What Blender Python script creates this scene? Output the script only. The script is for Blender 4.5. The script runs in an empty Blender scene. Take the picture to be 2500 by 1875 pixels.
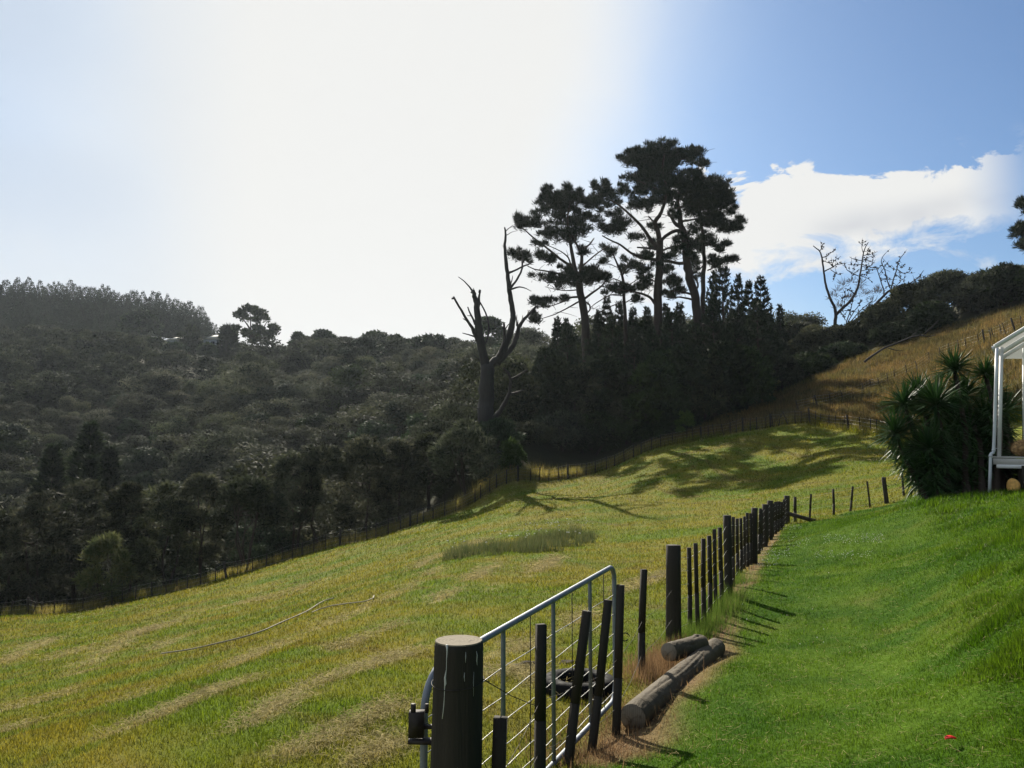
import bpy, math, random
import numpy as np
from mathutils import Vector

scene = bpy.context.scene
R = math.radians
# ---------------------------------------------------------------- camera
F, CX, CY, PITCH = 2020.0, 1250.0, 937.5, R(4.5)
cam_data = bpy.data.cameras.new("camera")
cam_data.sensor_width = 36.0
cam_data.lens = F / 2500.0 * 36.0
cam_data.clip_start = 0.05
cam_data.clip_end = 4000.0
cam = bpy.data.objects.new("camera", cam_data)
scene.collection.objects.link(cam)
cam.location = (0, 0, 0)
cam.rotation_euler = (R(90) + PITCH, 0, 0)
scene.camera = cam
# ---------------------------------------------------------------- sun, sky, exposure
SUN_AZ, SUN_EL = R(-11.5), R(32.0)
SUN = Vector((math.sin(SUN_AZ) * math.cos(SUN_EL), math.cos(SUN_AZ) * math.cos(SUN_EL), math.sin(SUN_EL)))
sl = bpy.data.lights.new("sun", 'SUN')
sl.energy = 5.0
sl.angle = R(0.5)
sl.color = (1.0, 0.93, 0.80)
so = bpy.data.objects.new("sun", sl)
scene.collection.objects.link(so)
so.location = (-30, 60, 80)
so.rotation_euler = SUN.to_track_quat('Z', 'Y').to_euler()

scene.view_settings.view_transform = 'Standard'
scene.view_settings.look = 'None'
scene.view_settings.gamma = 1.0
scene.view_settings.exposure = 0.95

world = bpy.data.worlds.new("World")
scene.world = world
world.use_nodes = True
W = world.node_tree
W.nodes.clear()


class N:
    """tiny node helper"""
    def __init__(s, tree):
        s.t = tree

    def n(s, typ, **kw):
        nd = s.t.nodes.new(typ)
        for k, v in kw.items():
            setattr(nd, k, v)
        return nd

    def set(s, sock, v):
        if isinstance(v, bpy.types.NodeSocket):
            s.t.links.new(v, sock)
        elif v is not None:
            sock.default_value = v

    def m(s, op, a, b=None, c=None, clamp=False):
        nd = s.n('ShaderNodeMath', operation=op, use_clamp=clamp)
        for i, v in enumerate((a, b, c)):
            if v is not None:
                s.set(nd.inputs[i], v)
        return nd.outputs[0]

    def rng(s, v, a, b, c=0.0, d=1.0, smooth=True):
        nd = s.n('ShaderNodeMapRange', interpolation_type='SMOOTHSTEP' if smooth else 'LINEAR')
        nd.clamp = True
        s.set(nd.inputs[0], v)
        for i, x in enumerate((a, b, c, d)):
            s.set(nd.inputs[1 + i], x)
        return nd.outputs[0]

    def mix(s, f, a, b, blend='MIX'):
        nd = s.n('ShaderNodeMix', data_type='RGBA', blend_type=blend)
        s.set(nd.inputs[0], f)
        s.set(nd.inputs[6], a)
        s.set(nd.inputs[7], b)
        return nd.outputs[2]

    def noise(s, vec, scale, detail=3.0, rough=0.55, dist=0.0, color=False):
        nd = s.n('ShaderNodeTexNoise')
        s.set(nd.inputs['Vector'], vec)
        nd.inputs['Scale'].default_value = scale
        nd.inputs['Detail'].default_value = detail
        nd.inputs['Roughness'].default_value = rough
        nd.inputs['Distortion'].default_value = dist
        return nd.outputs[1 if color else 0]

    def mapping(s, vec, scale=(1, 1, 1), rot=(0, 0, 0)):
        nd = s.n('ShaderNodeMapping')
        s.set(nd.inputs[0], vec)
        nd.inputs['Scale'].default_value = scale
        nd.inputs['Rotation'].default_value = rot
        return nd.outputs[0]

    def attr(s, name):
        nd = s.n('ShaderNodeAttribute', attribute_name=name)
        return nd.outputs['Fac']


def C(r, g, b):
    return (r, g, b, 1.0)


h = N(W)
sky = h.n('ShaderNodeTexSky', sky_type='NISHITA')
sky.sun_disc = False
sky.sun_elevation = SUN_EL
sky.sun_rotation = SUN_AZ
sky.air_density = 1.0
sky.dust_density = 1.2
sky.ozone_density = 2.0
tc = h.n('ShaderNodeTexCoord').outputs['Generated']
sep = h.n('ShaderNodeSeparateXYZ')
h.set(sep.inputs[0], tc)
dx, dy, dz = sep.outputs
az = h.m('MULTIPLY', h.m('ARCTAN2', dx, dy), 57.29578)
el = h.m('MULTIPLY', h.m('ARCSINE', dz), 57.29578)
dot = h.n('ShaderNodeVectorMath', operation='DOT_PRODUCT')
h.set(dot.inputs[0], tc)
dot.inputs[1].default_value = tuple(SUN)
ang = h.m('MULTIPLY', h.m('ARCCOSINE', h.m('MINIMUM', dot.outputs['Value'], 0.99999)), 57.29578)
# thin bright veil of cloud round the sun, thinner patches to the left
nv = h.noise(h.mapping(tc, (1.0, 1.0, 2.2)), 2.6, 5, 0.55, 0.6)
ang2 = h.m('ADD', ang, h.m('MULTIPLY', h.m('SUBTRACT', nv, 0.5), 12.0))
veil = h.rng(ang2, 30.0, 11.5)
veil = h.m('MULTIPLY', veil, veil)
leftgap = h.m('MULTIPLY', h.rng(az, -19.0, -26.0), h.rng(nv, 0.36, 0.56))
veil = h.m('MULTIPLY', veil, h.m('SUBTRACT', 1.0, h.m('MULTIPLY', leftgap, 0.85)))
low = h.m('MULTIPLY', h.rng(el, 19.0, 8.0), h.rng(az, 16.0, 0.0))
low = h.m('MULTIPLY', low, h.m('SUBTRACT', 1.0, h.m('MULTIPLY', leftgap, 0.6)))
# cumulus bank low on the right
nc = h.noise(h.mapping(tc, (1.0, 1.0, 1.9)), 13.0, 10, 0.62, 0.5)
nc2 = h.noise(h.mapping(tc, (1.0, 1.0, 2.0)), 5.0, 4, 0.5, 0.0)
mid = h.m('ADD', 14.3, h.m('MULTIPLY', h.m('SUBTRACT', az, 15.0), 0.055))
half = h.rng(az, 12.0, 32.0, 3.9, 2.3, smooth=False)
off = h.m('DIVIDE', h.m('ABSOLUTE', h.m('SUBTRACT', el, mid)), half)
cd = h.m('ADD', h.m('SUBTRACT', 1.02, off), h.m('MULTIPLY', h.m('SUBTRACT', nc, 0.5), 3.4))
soft = h.rng(h.m('SUBTRACT', el, mid), -1.5, 0.8, 0.60, 0.16)
cloud = h.m('MULTIPLY', h.m('MINIMUM', h.m('MAXIMUM', h.m('DIVIDE', cd, soft), 0.0), 1.0), h.rng(az, 33.5, 28.5))
cloud = h.m('MULTIPLY', cloud, h.rng(az, 4.0, 10.0))
# small ragged scraps further right / lower
scr = h.m('MULTIPLY', h.rng(nc, 0.50, 0.72), h.m('MULTIPLY', h.rng(el, 19.5, 17.0), h.rng(el, 9.0, 11.0)))
scr = h.m('MULTIPLY', h.m('MULTIPLY', scr, h.rng(az, 22.0, 26.0)), 0.65)
cloud = h.m('MAXIMUM', cloud, scr)
shade = h.m('MULTIPLY', h.rng(nc2, 0.42, 0.62), h.m('MULTIPLY', h.rng(az, 17.0, 23.0), h.rng(h.m('SUBTRACT', el, mid), 1.2, -0.8)))
ccol = h.mix(h.m('MULTIPLY', shade, 0.75), C(8.7, 8.7, 8.55), C(6.0, 6.2, 6.7))
skyc = h.mix(1.0, sky.outputs[0], C(0.60, 0.81, 1.03), 'MULTIPLY')
skyc = h.mix(1.0, skyc, h.mix(h.rng(dy, 0.15, -0.5), C(1, 1, 1), C(.55, .55, .58)), 'MULTIPLY')  # sky behind the camera dimmed by hand to weaken the fill light
ssep = h.n('ShaderNodeSeparateColor'); h.set(ssep.inputs[0], skyc)
skyc = h.mix(h.rng(ssep.outputs[1], 5.6, 10.5), skyc, C(8.7, 8.7, 8.55))
skyc = h.mix(veil, skyc, C(8.7, 8.7, 8.55))
skyc = h.mix(h.m('MULTIPLY', low, 0.9), skyc, C(8.7, 8.7, 8.55))
skyc = h.mix(h.m('MULTIPLY', h.rng(az, -17.0, -26.0), 0.6), skyc, C(6.9, 7.6, 8.5))
lm = h.m('ADD', h.rng(h.m('ADD', el, h.m('MULTIPLY', h.m('SUBTRACT', nv, .5), 10.0)), 18.0, 27.0), h.m('MULTIPLY', h.m('MULTIPLY', h.rng(el, 20.0, 16.5), h.rng(el, 11.0, 15.5)), 0.6))
lm = h.m('MULTIPLY', lm, h.rng(h.m('ADD', az, h.m('MULTIPLY', h.m('SUBTRACT', nv, .5), 12.0)), -21.5, -31.0))
skyc = h.mix(h.m('MULTIPLY', lm, 0.80, clamp=True), skyc, C(6.0, 6.9, 8.2))
skyc = h.mix(cloud, skyc, ccol)
bg = h.n('ShaderNodeBackground')
h.set(bg.inputs[0], skyc)
bg.inputs[1].default_value = 0.05
wo = h.n('ShaderNodeOutputWorld')
h.set(wo.inputs[0], bg.outputs[0])

cy = scene.cycles
cy.max_bounces = 5
cy.diffuse_bounces = 2
cy.glossy_bounces = 2
cy.transmission_bounces = 3
cy.transparent_max_bounces = 6
cy.volume_bounces = 0
cy.use_denoising = True
cy.caustics_reflective = False
cy.caustics_refractive = False
cy.sample_clamp_indirect = 4.0

# ---------------------------------------------------------------- geometry helpers
COL = scene.collection
cp_, sp_ = math.cos(PITCH), math.sin(PITCH)


def ray(u, v):
    u = np.asarray(u, float); v = np.asarray(v, float)
    xc = (u - CX) / F; yc = -(v - CY) / F
    return np.stack([xc, cp_ - yc * sp_, sp_ + yc * cp_], -1)


def P(u, v, d):
    r = ray(u, v)
    return r * (np.asarray(d, float) / r[..., 1])[..., None]


def unit(a):
    return a / np.maximum(np.linalg.norm(a, axis=-1, keepdims=True), 1e-9)


def add_mesh(name, verts, faces, mat, parent=None, smooth=False, attrs=None, loc=None):
    """faces: (n,k) int array or list of such arrays (mixed k)"""
    me = bpy.data.meshes.new(name)
    verts = np.asarray(verts, np.float32)
    if loc is not None:
        verts = verts - np.asarray(loc, np.float32)
    fl = faces if isinstance(faces, list) else [faces]
    fl = [np.asarray(f, np.int32) for f in fl if len(f)]
    me.vertices.add(len(verts))
    me.vertices.foreach_set('co', verts.ravel())
    idx = np.concatenate([f.ravel() for f in fl])
    tot = np.concatenate([np.full(len(f), f.shape[1], np.int32) for f in fl])
    me.loops.add(len(idx))
    me.loops.foreach_set('vertex_index', idx)
    me.polygons.add(len(tot))
    st = np.concatenate([[0], np.cumsum(tot)[:-1]]).astype(np.int32)
    me.polygons.foreach_set('loop_start', st)
    me.polygons.foreach_set('loop_total', tot)
    if smooth:
        me.polygons.foreach_set('use_smooth', np.ones(len(tot), bool))
    if attrs:
        for k, a in attrs.items():
            at = me.attributes.new(k, 'FLOAT', 'POINT')
            at.data.foreach_set('value', np.asarray(a, np.float32))
    me.update(calc_edges=True)
    if mat:
        me.materials.append(mat)
    o = bpy.data.objects.new(name, me)
    COL.objects.link(o)
    if parent:
        o.parent = parent
    if loc is not None:
        o.location = tuple(float(x) for x in loc)
    return o


class MB:
    """collects shapes, then links them as one mesh object"""
    def __init__(s):
        s.v = []; s.f4 = []; s.f3 = []; s.nv = 0; s.ng = []

    def add(s, v, f):
        v = np.asarray(v, float); f = np.asarray(f, int) + s.nv
        (s.f4 if f.shape[1] == 4 else s.f3).append(f)
        s.v.append(v); s.nv += len(v)

    def tube(s, pts, rad, n=8, cap=True, jit=0.0, rng=None):
        pts = np.asarray(pts, float)
        m = len(pts)
        rad = np.broadcast_to(np.asarray(rad, float), (m,))
        t = np.zeros_like(pts)
        t[1:-1] = pts[2:] - pts[:-2]; t[0] = pts[1] - pts[0]; t[-1] = pts[-1] - pts[-2]
        t = unit(t)
        ref = np.array([0, 1, 0.0]) if abs(t[0][1]) < 0.9 else np.array([1.0, 0, 0])
        a = unit(np.cross(t[0], ref))
        rings = []
        th = np.arange(n) * 2 * math.pi / n
        for i in range(m):
            a = unit(a - t[i] * np.dot(a, t[i]))
            b = np.cross(t[i], a)
            rr = rad[i] * (1 + (rng.uniform(-jit, jit, n) if rng is not None and jit else 0 * th))
            rings.append(pts[i] + np.outer(np.cos(th) * rr, a) + np.outer(np.sin(th) * rr, b))
        v = np.concatenate(rings)
        i = np.arange(m - 1)[:, None] * n; k = np.arange(n)[None]
        k2 = (k + 1) % n
        f = np.stack([i + k, i + k2, i + n + k2, i + n + k], -1).reshape(-1, 4)
        base = s.nv
        s.add(v, f)
        if cap:
            for off, c, flip in ((0, pts[0], True), ((m - 1) * n, pts[-1], False)):
                kk = np.arange(n)
                ci = s.nv
                s.v.append(c[None]); s.nv += 1
                tri = np.stack([base + off + kk, base + off + (kk + 1) % n, np.full(n, ci)], -1)
                s.f3.append(tri[:, ::-1] if flip else tri)

    def box(s, a, b, w, t, side=None, seg=1):
        """bar of w x t section from a to b"""
        a = np.asarray(a, float); b = np.asarray(b, float)
        d = unit(b - a)
        sd = np.array([1.0, 0, 0]) if side is None else np.asarray(side, float)
        sd = unit(sd - d * np.dot(sd, d))
        nn = np.cross(d, sd)
        q = [sd * w / 2 * i + nn * t / 2 * j for i, j in ((-1, -1), (1, -1), (1, 1), (-1, 1))]
        v = [p + o for p in (a, b) for o in q]
        f = [(0, 1, 5, 4), (1, 2, 6, 5), (2, 3, 7, 6), (3, 0, 4, 7), (3, 2, 1, 0), (4, 5, 6, 7)]
        s.add(v, f)

    def build(s, name, mat, parent=None, smooth=False, loc=None):
        fl = []
        if s.f4: fl.append(np.concatenate(s.f4))
        if s.f3: fl.append(np.concatenate(s.f3))
        return add_mesh(name, np.concatenate(s.v), fl, mat, parent, smooth, loc=loc)


def tag(o, label=None, cat=None, group=None, kind=None):
    if label: o['label'] = label
    if cat: o['category'] = cat
    if group: o['group'] = group
    if kind: o['kind'] = kind
    return o


def empty(name, loc, label, cat, group=None):
    o = bpy.data.objects.new(name, None)
    o.empty_display_size = 0.2
    COL.objects.link(o)
    o.location = tuple(float(x) for x in loc)
    return tag(o, label, cat, group)


def adopt(o, parent):
    """parent a mesh whose vertices are already in world space"""
    o.parent = parent
    o.matrix_parent_inverse.identity()
    o.location = -Vector(parent.location)
    return o


# ---------------------------------------------------------------- value noise (numpy)
def _hash(ix, iy, seed):
    n = (ix.astype(np.int64) * 374761393 + iy.astype(np.int64) * 668265263 + seed * 1442695041) & 0xffffffff
    n = ((n ^ (n >> 13)) * 1274126177) & 0xffffffff
    return ((n ^ (n >> 16)) & 0xffff) / 65535.0


def vnoise(x, y, scale, seed=1, oct=3):
    out = 0; amp = 1; tot = 0
    x = np.asarray(x, float) / scale; y = np.asarray(y, float) / scale
    for o in range(oct):
        ix = np.floor(x); iy = np.floor(y)
        fx = x - ix; fy = y - iy
        fx = fx * fx * (3 - 2 * fx); fy = fy * fy * (3 - 2 * fy)
        a = _hash(ix, iy, seed + o); b = _hash(ix + 1, iy, seed + o)
        c = _hash(ix, iy + 1, seed + o); d = _hash(ix + 1, iy + 1, seed + o)
        out = out + amp * ((a * (1 - fx) + b * fx) * (1 - fy) + (c * (1 - fx) + d * fx) * fy)
        tot += amp; amp *= 0.5; x = x * 2.03 + 11.7; y = y * 2.03 + 5.3
    return out / tot


def sstep(a, b, x):
    t = np.clip((x - a) / (b - a), 0, 1)
    return t * t * (3 - 2 * t)


# ---------------------------------------------------------------- terrain
FENCE = [(-250, 1545, 44), (0, 1507, 47), (320, 1470, 49), (565, 1412, 50), (780, 1347, 52), (1009, 1283, 54),
         (1150, 1234, 56), (1330, 1174, 59), (1580, 1102, 63), (1700, 1074, 65), (1800, 1056, 65), (1881, 1044, 64), (1975, 1034, 61),
         (2072, 1050, 55), (2145, 1064, 49), (2230, 1085, 44)]
CTRL = [P(u, v, d) for u, v, d in FENCE]
CTRL += [P(u, v, d) for u, v, d in [
    # paddock
    (0, 1875, 8.2), (500, 1875, 5.6), (300, 1700, 13), (600, 1600, 14.5), (1000, 1700, 6.6), (900, 1480, 18), (1280, 1620, 8.3), (1400, 1705, 6.5),
    (1480, 1795, 5.8), (1240, 1350, 24.5), (1300, 1450, 14.5), (1500, 1290, 33), (1450, 1400, 19), (1700, 1200, 41), (1900, 1150, 44), (1900, 1070, 58), (1700, 1100, 58),
    (2000, 1190, 33), (2150, 1190, 30), (2050, 1110, 42), (250, 1500, 40), (700, 1440, 33), (1000, 1340, 37), (1250, 1240, 45),
    # lawn
    (1700, 1875, 4.3), (2000, 1875, 4.1), (2300, 1875, 3.85), (2500, 1800, 3.9), (1644, 1565, 9.0), (1779, 1453, 10.9), (1841, 1375, 15.2), (1921, 1279, 24),
    (2034, 1257, 25.5), (2125, 1239, 26.2), (2207, 1211, 26.5), (2000, 1500, 9.1), (2000, 1350, 15), (2200, 1250, 20), (2200, 1350, 13.2), (2200, 1500, 8.4), (2200, 1650, 5.9), (1850, 1650, 6.3),
    (2300, 1214, 17.2), (2450, 1207, 16.8), (2300, 1400, 9.2), (2500, 1500, 5.4), (2500, 1350, 8.2), (2500, 1250, 12.5),
    # dry slope on the right
    (1960, 1003, 66), (2109, 963, 68), (2187, 931, 68), (2400, 842, 66), (2490, 802, 63), (2450, 940, 52), (2480, 1060, 30), (2250, 1020, 52), (2300, 960, 58),
    (1800, 1005, 76), (1900, 965, 82), (2100, 880, 84), (2300, 815, 82), (2500, 760, 76), (1700, 1040, 74),
    (1990, 850, 110), (2250, 770, 108), (2600, 650, 105),
    # bush floor below and beyond the fence
    (1450, 1110, 74), (1600, 1010, 85), (1750, 960, 98), (1190, 1062, 68), (1400, 960, 110), (1250, 960, 125), (1600, 880, 130),
]]
CTRL += [np.array(p, float) for p in [
    (-30, 62, -12.5), (-55, 60, -14), (-18, 68, -9.5), (-8, 70, -5.5), (-60, 85, -13), (-35, 90, -10), (-15, 92, -5),
    (-60, 130, -3), (-30, 130, 1), (-90, 130, -2), (-75, 170, 9), (-40, 175, 13), (-15, 140, 7), (-10, 180, 17), (5, 140, 12),
    (-50, 235, 26), (-90, 232, 25.5), (-30, 225, 24.5), (-12, 215, 22.5), (10, 190, 20), (35, 170, 18), (-140, 230, 26), (-170, 290, 41), (-130, 300, 40), (-210, 300, 42), (-105, 290, 32),
    (-190, 340, 52), (-120, 340, 42), (-240, 320, 48), (-90, 310, 27), (-60, 300, 16), (-20, 280, 13), (50, 230, 12), (100, 200, 16),
    (-110, 90, -14), (-150, 150, 0), (-200, 230, 30), (-300, 250, 30), (-60, 30, -13), (-30, 5, -7), (-25, -15, -6), (0, -12, -1.6), (25, -12, 0), (30, 12, 0.2), (50, 40, 6),
    (70, 75, 17), (110, 120, 25), (-500, 400, 20), (500, 400, 10), (0, 500, 0), (-500, 0, -10), (500, 0, 10), (0, 750, 0), (-500, 750, 5), (500, 750, 5), (-200, 450, 20), (0, -40, -2), (-300, -40, -10), (300, -40, 2),
]]
CTRL = np.array(CTRL)


def warp(x, y):
    r = np.hypot(x, y) + 1e-6
    k = np.log1p(r / 5.0) / r
    return np.stack([x * k, y * k], -1)


def _tps(r2):
    return 0.5 * r2 * np.log(r2 + 1e-12)


CW = warp(CTRL[:, 0], CTRL[:, 1])
_n = len(CTRL)
_A = np.zeros((_n + 3, _n + 3))
_d2 = ((CW[:, None] - CW[None]) ** 2).sum(-1)
_lam = 2e-4 * (1 + CTRL[:, 1].clip(0) / 40)
_A[:_n, :_n] = _tps(_d2) + np.diag(_lam)
_A[:_n, _n:] = np.c_[np.ones(_n), CW]
_A[_n:, :_n] = _A[:_n, _n:].T
_sol = np.linalg.solve(_A, np.r_[CTRL[:, 2], 0, 0, 0])


def H(x, y):
    x = np.asarray(x, float); y = np.asarray(y, float)
    sh = np.broadcast(x, y).shape
    xf = np.broadcast_to(x, sh).ravel(); yf = np.broadcast_to(y, sh).ravel()
    out = np.empty(len(xf))
    for i in range(0, len(xf), 20000):
        q = warp(xf[i:i + 20000], yf[i:i + 20000])
        d2 = ((q[:, None] - CW[None]) ** 2).sum(-1)
        out[i:i + 20000] = _tps(d2) @ _sol[:_n] + _sol[_n] + q @ _sol[_n + 1:]
    r = np.hypot(xf, yf)
    out += (vnoise(xf, yf, 1.6, 3, 2) - 0.5) * 0.05 + (vnoise(xf, yf, 7, 9, 2) - 0.5) * 0.10 * sstep(6, 20, r)
    return out.reshape(sh)


def hit(u, v, d0=3.0, d1=400.0):
    """first terrain point along the sight line"""
    r = ray(u, v); r = r / r[1]
    ds = np.geomspace(d0, d1, 500)
    z = r[2] * ds - H(r[0] * ds, ds)
    k = np.where(z < 0)[0]
    if len(k) == 0 or k[0] == 0:
        return r * ds[-1] if len(k) == 0 else r * ds[0]
    a, b = ds[k[0] - 1], ds[k[0]]
    dd = np.linspace(a, b, 40)
    zz = r[2] * dd - H(r[0] * dd, dd)
    j = np.where(zz < 0)[0][0]
    return r * dd[j]


def ground(x, y):
    return np.array([x, y, float(H(x, y))])


# regions (world xy polygons)
FW = np.array([P(u, v, d)[:2] for u, v, d in FENCE])          # paddock back fence line


def seg_dist(px, py, line):
    """distance, index-parameter and side (+ = beyond/left of travel) to a polyline"""
    best = np.full(px.shape, 1e9); side = np.zeros(px.shape); along = np.zeros(px.shape); acc = 0
    for (ax, ay), (bx, by) in zip(line[:-1], line[1:]):
        ex, ey = bx - ax, by - ay
        L2 = ex * ex + ey * ey; L = math.sqrt(L2)
        t = np.clip(((px - ax) * ex + (py - ay) * ey) / L2, 0, 1)
        qx = px - ax - t * ex; qy = py - ay - t * ey
        d = np.hypot(qx, qy)
        m = d < best
        best = np.where(m, d, best)
        side = np.where(m, np.sign(ex * qy - ey * qx), side)
        along = np.where(m, acc + t * L, along)
        acc += L
    return best, along, side


def in_poly(px, py, poly):
    ins = np.zeros(px.shape, bool)
    n = len(poly)
    for i in range(n):
        ax, ay = poly[i]; bx, by = poly[(i + 1) % n]
        c = ((ay > py) != (by > py)) & (px < (bx - ax) * (py - ay) / (by - ay + 1e-12) + ax)
        ins ^= c
    return ins


def sdf_poly(px, py, poly):
    d, _, _ = seg_dist(px, py, list(poly) + [poly[0]])
    return np.where(in_poly(px, py, poly), d, -d)


LAWN_EDGE = [hit(u, v)[:2] for u, v in [(1330, 1990), (1500, 1830), (1600, 1745), (1700, 1668), (1762, 1590), (1762, 1530), (1772, 1490), (1800, 1452), (1826, 1408), (1852, 1372),
                                        (1872, 1345), (1900, 1306), (1928, 1284), (1992, 1272), (2078, 1251), (2168, 1232), (2215, 1213)]]
LAWN = LAWN_EDGE + [np.array([16.5, 24.0]), np.array([40., 22.]), np.array([40., -30.]), np.array([-2., -30.]), np.array([0.0, 1.0])]
FW_EXT = [np.array([-500., 10.])] + list(FW) + [np.array([30., 30.]), np.array([60., 25.])]
DRY = [P(u, v, d)[:2] for u, v, d in [(1500, 1130, 63), (1640, 1095, 64), (1800, 1060, 65.5), (1900, 1045, 64), (1975, 1036, 61.5), (2072, 1052, 55.5), (2145, 1066, 49.5), (2230, 1085, 44)]] + \
      [np.array([24., 34.]), np.array([60., 30.]), np.array([75., 70.])] + \
      [P(u, v, d)[:2] for u, v, d in [(2500, 757, 79), (2300, 812, 85), (2100, 885, 86), (1900, 968, 83), (1790, 1010, 77), (1650, 1070, 69), (1550, 1110, 65)]]
BARE = [hit(u, v)[:2] for u, v in [(1480, 1850), (1560, 1770), (1640, 1690), (1740, 1600), (1768, 1500), (1800, 1440), (1850, 1372), (1900, 1300)]]


HAY = [
    [(1000, 1595), (881, 1636), (796, 1667), (642, 1708)], [(768, 1694), (687, 1717), (642, 1758), (579, 1780)], [(633, 1658), (542, 1685), (452, 1721), (371, 1758), (267, 1794)],
    [(375, 1690), (267, 1721), (181, 1749), (81, 1771), (0, 1789)], [(1000, 1717), (927, 1744), (859, 1780), (768, 1830), (610, 1857)], [(972, 1527), (904, 1550), (791, 1600)],
    [(859, 1504), (768, 1541), (692, 1568), (556, 1631)], [(497, 1541), (434, 1559), (375, 1586)], [(172, 1694), (68, 1721), (0, 1735)], [(380, 1532), (307, 1563), (181, 1645)],
    [(1068, 1385), (990, 1440), (904, 1480), (700, 1570)], [(1361, 1362), (1285, 1404), (1180, 1440)], [(1205, 1383), (1125, 1428), (1060, 1470)], [(1350, 1680), (1260, 1640), (1180, 1650), (1060, 1690)],
    [(1430, 1500), (1340, 1560), (1200, 1600), (1100, 1630)], [(1000, 1800), (930, 1830), (850, 1870)], [(1640, 1400), (1560, 1430), (1500, 1450)], [(1180, 1320), (1090, 1352), (1000, 1392)],
    [(820, 1400), (700, 1450), (560, 1480)], [(480, 1500), (300, 1560), (120, 1610)], [(130, 1560), (60, 1590), (0, 1625)],
]
HAYW = [np.array([hit(u, v)[:2] for u, v in ln]) for ln in HAY]


def masks(x, y):
    wob = (vnoise(x, y, 0.9, 21, 3) - 0.5)
    r = np.hypot(x, y)
    k = 1 + r / 25
    lawn = sstep(-0.10, 0.10, sdf_poly(x, y, LAWN) / k + wob * 0.35)
    d, al, sd = seg_dist(x, y, FW_EXT)
    fd = d * sd                                   # + beyond the fence
    beyond = sstep(-0.1, 0.5, fd + wob * 0.8)
    dry = sstep(-1.0, 1.0, sdf_poly(x, y, DRY) + wob * 3)
    bd, _, _ = seg_dist(x, y, BARE)
    bare = sstep(0.34, 0.06, bd * np.clip(r / 7.5, 0.8, 2.2) + wob * 0.45)
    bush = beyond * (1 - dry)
    rank = sstep(-0.1, 0.3, fd + wob) * sstep(3.5, 1.5, fd + wob)
    hay = np.zeros(x.shape)
    near = (y < 60) & (y > 2)
    xn, yn = x[near], y[near]
    wn = vnoise(xn, yn, 0.55, 60, 3)
    hn = np.zeros(xn.shape)
    for q in HAYW:
        dd, _, _ = seg_dist(xn, yn, q)
        w = 0.08 + 0.010 * np.hypot(*q.mean(0))
        hn = np.maximum(hn, sstep(w * 1.5, w * 0.3, dd + (wn - 0.5) * w * 2.2) * sstep(.36, .56, wn))
    hay[near] = hn
    return dict(hay=hay, lawn=lawn, dry=dry * beyond, bush=bush, bare=bare, rank=rank, row=fd, along=al)
# ---------------------------------------------------------------- materials
def new_mat(name):
    m = bpy.data.materials.new(name)
    m.use_nodes = True
    m.node_tree.nodes.clear()
    return m, N(m.node_tree)


def finish(h, shader, disp=None):
    o = h.n('ShaderNodeOutputMaterial')
    h.set(o.inputs[0], shader)


def principled(h, col, rough=0.8, spec=0.3, metal=0.0, normal=None):
    p = h.n('ShaderNodeBsdfPrincipled')
    h.set(p.inputs['Base Color'], col)
    h.set(p.inputs['Roughness'], rough)
    p.inputs['Specular IOR Level'].default_value = spec
    p.inputs['Metallic'].default_value = metal
    if normal is not None:
        h.set(p.inputs['Normal'], normal)
    return p.outputs[0]


def bump(h, height, strength=0.4, dist=0.02):
    b = h.n('ShaderNodeBump')
    b.inputs['Strength'].default_value = strength
    b.inputs['Distance'].default_value = dist
    h.set(b.inputs['Height'], height)
    return b.outputs[0]


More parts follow.
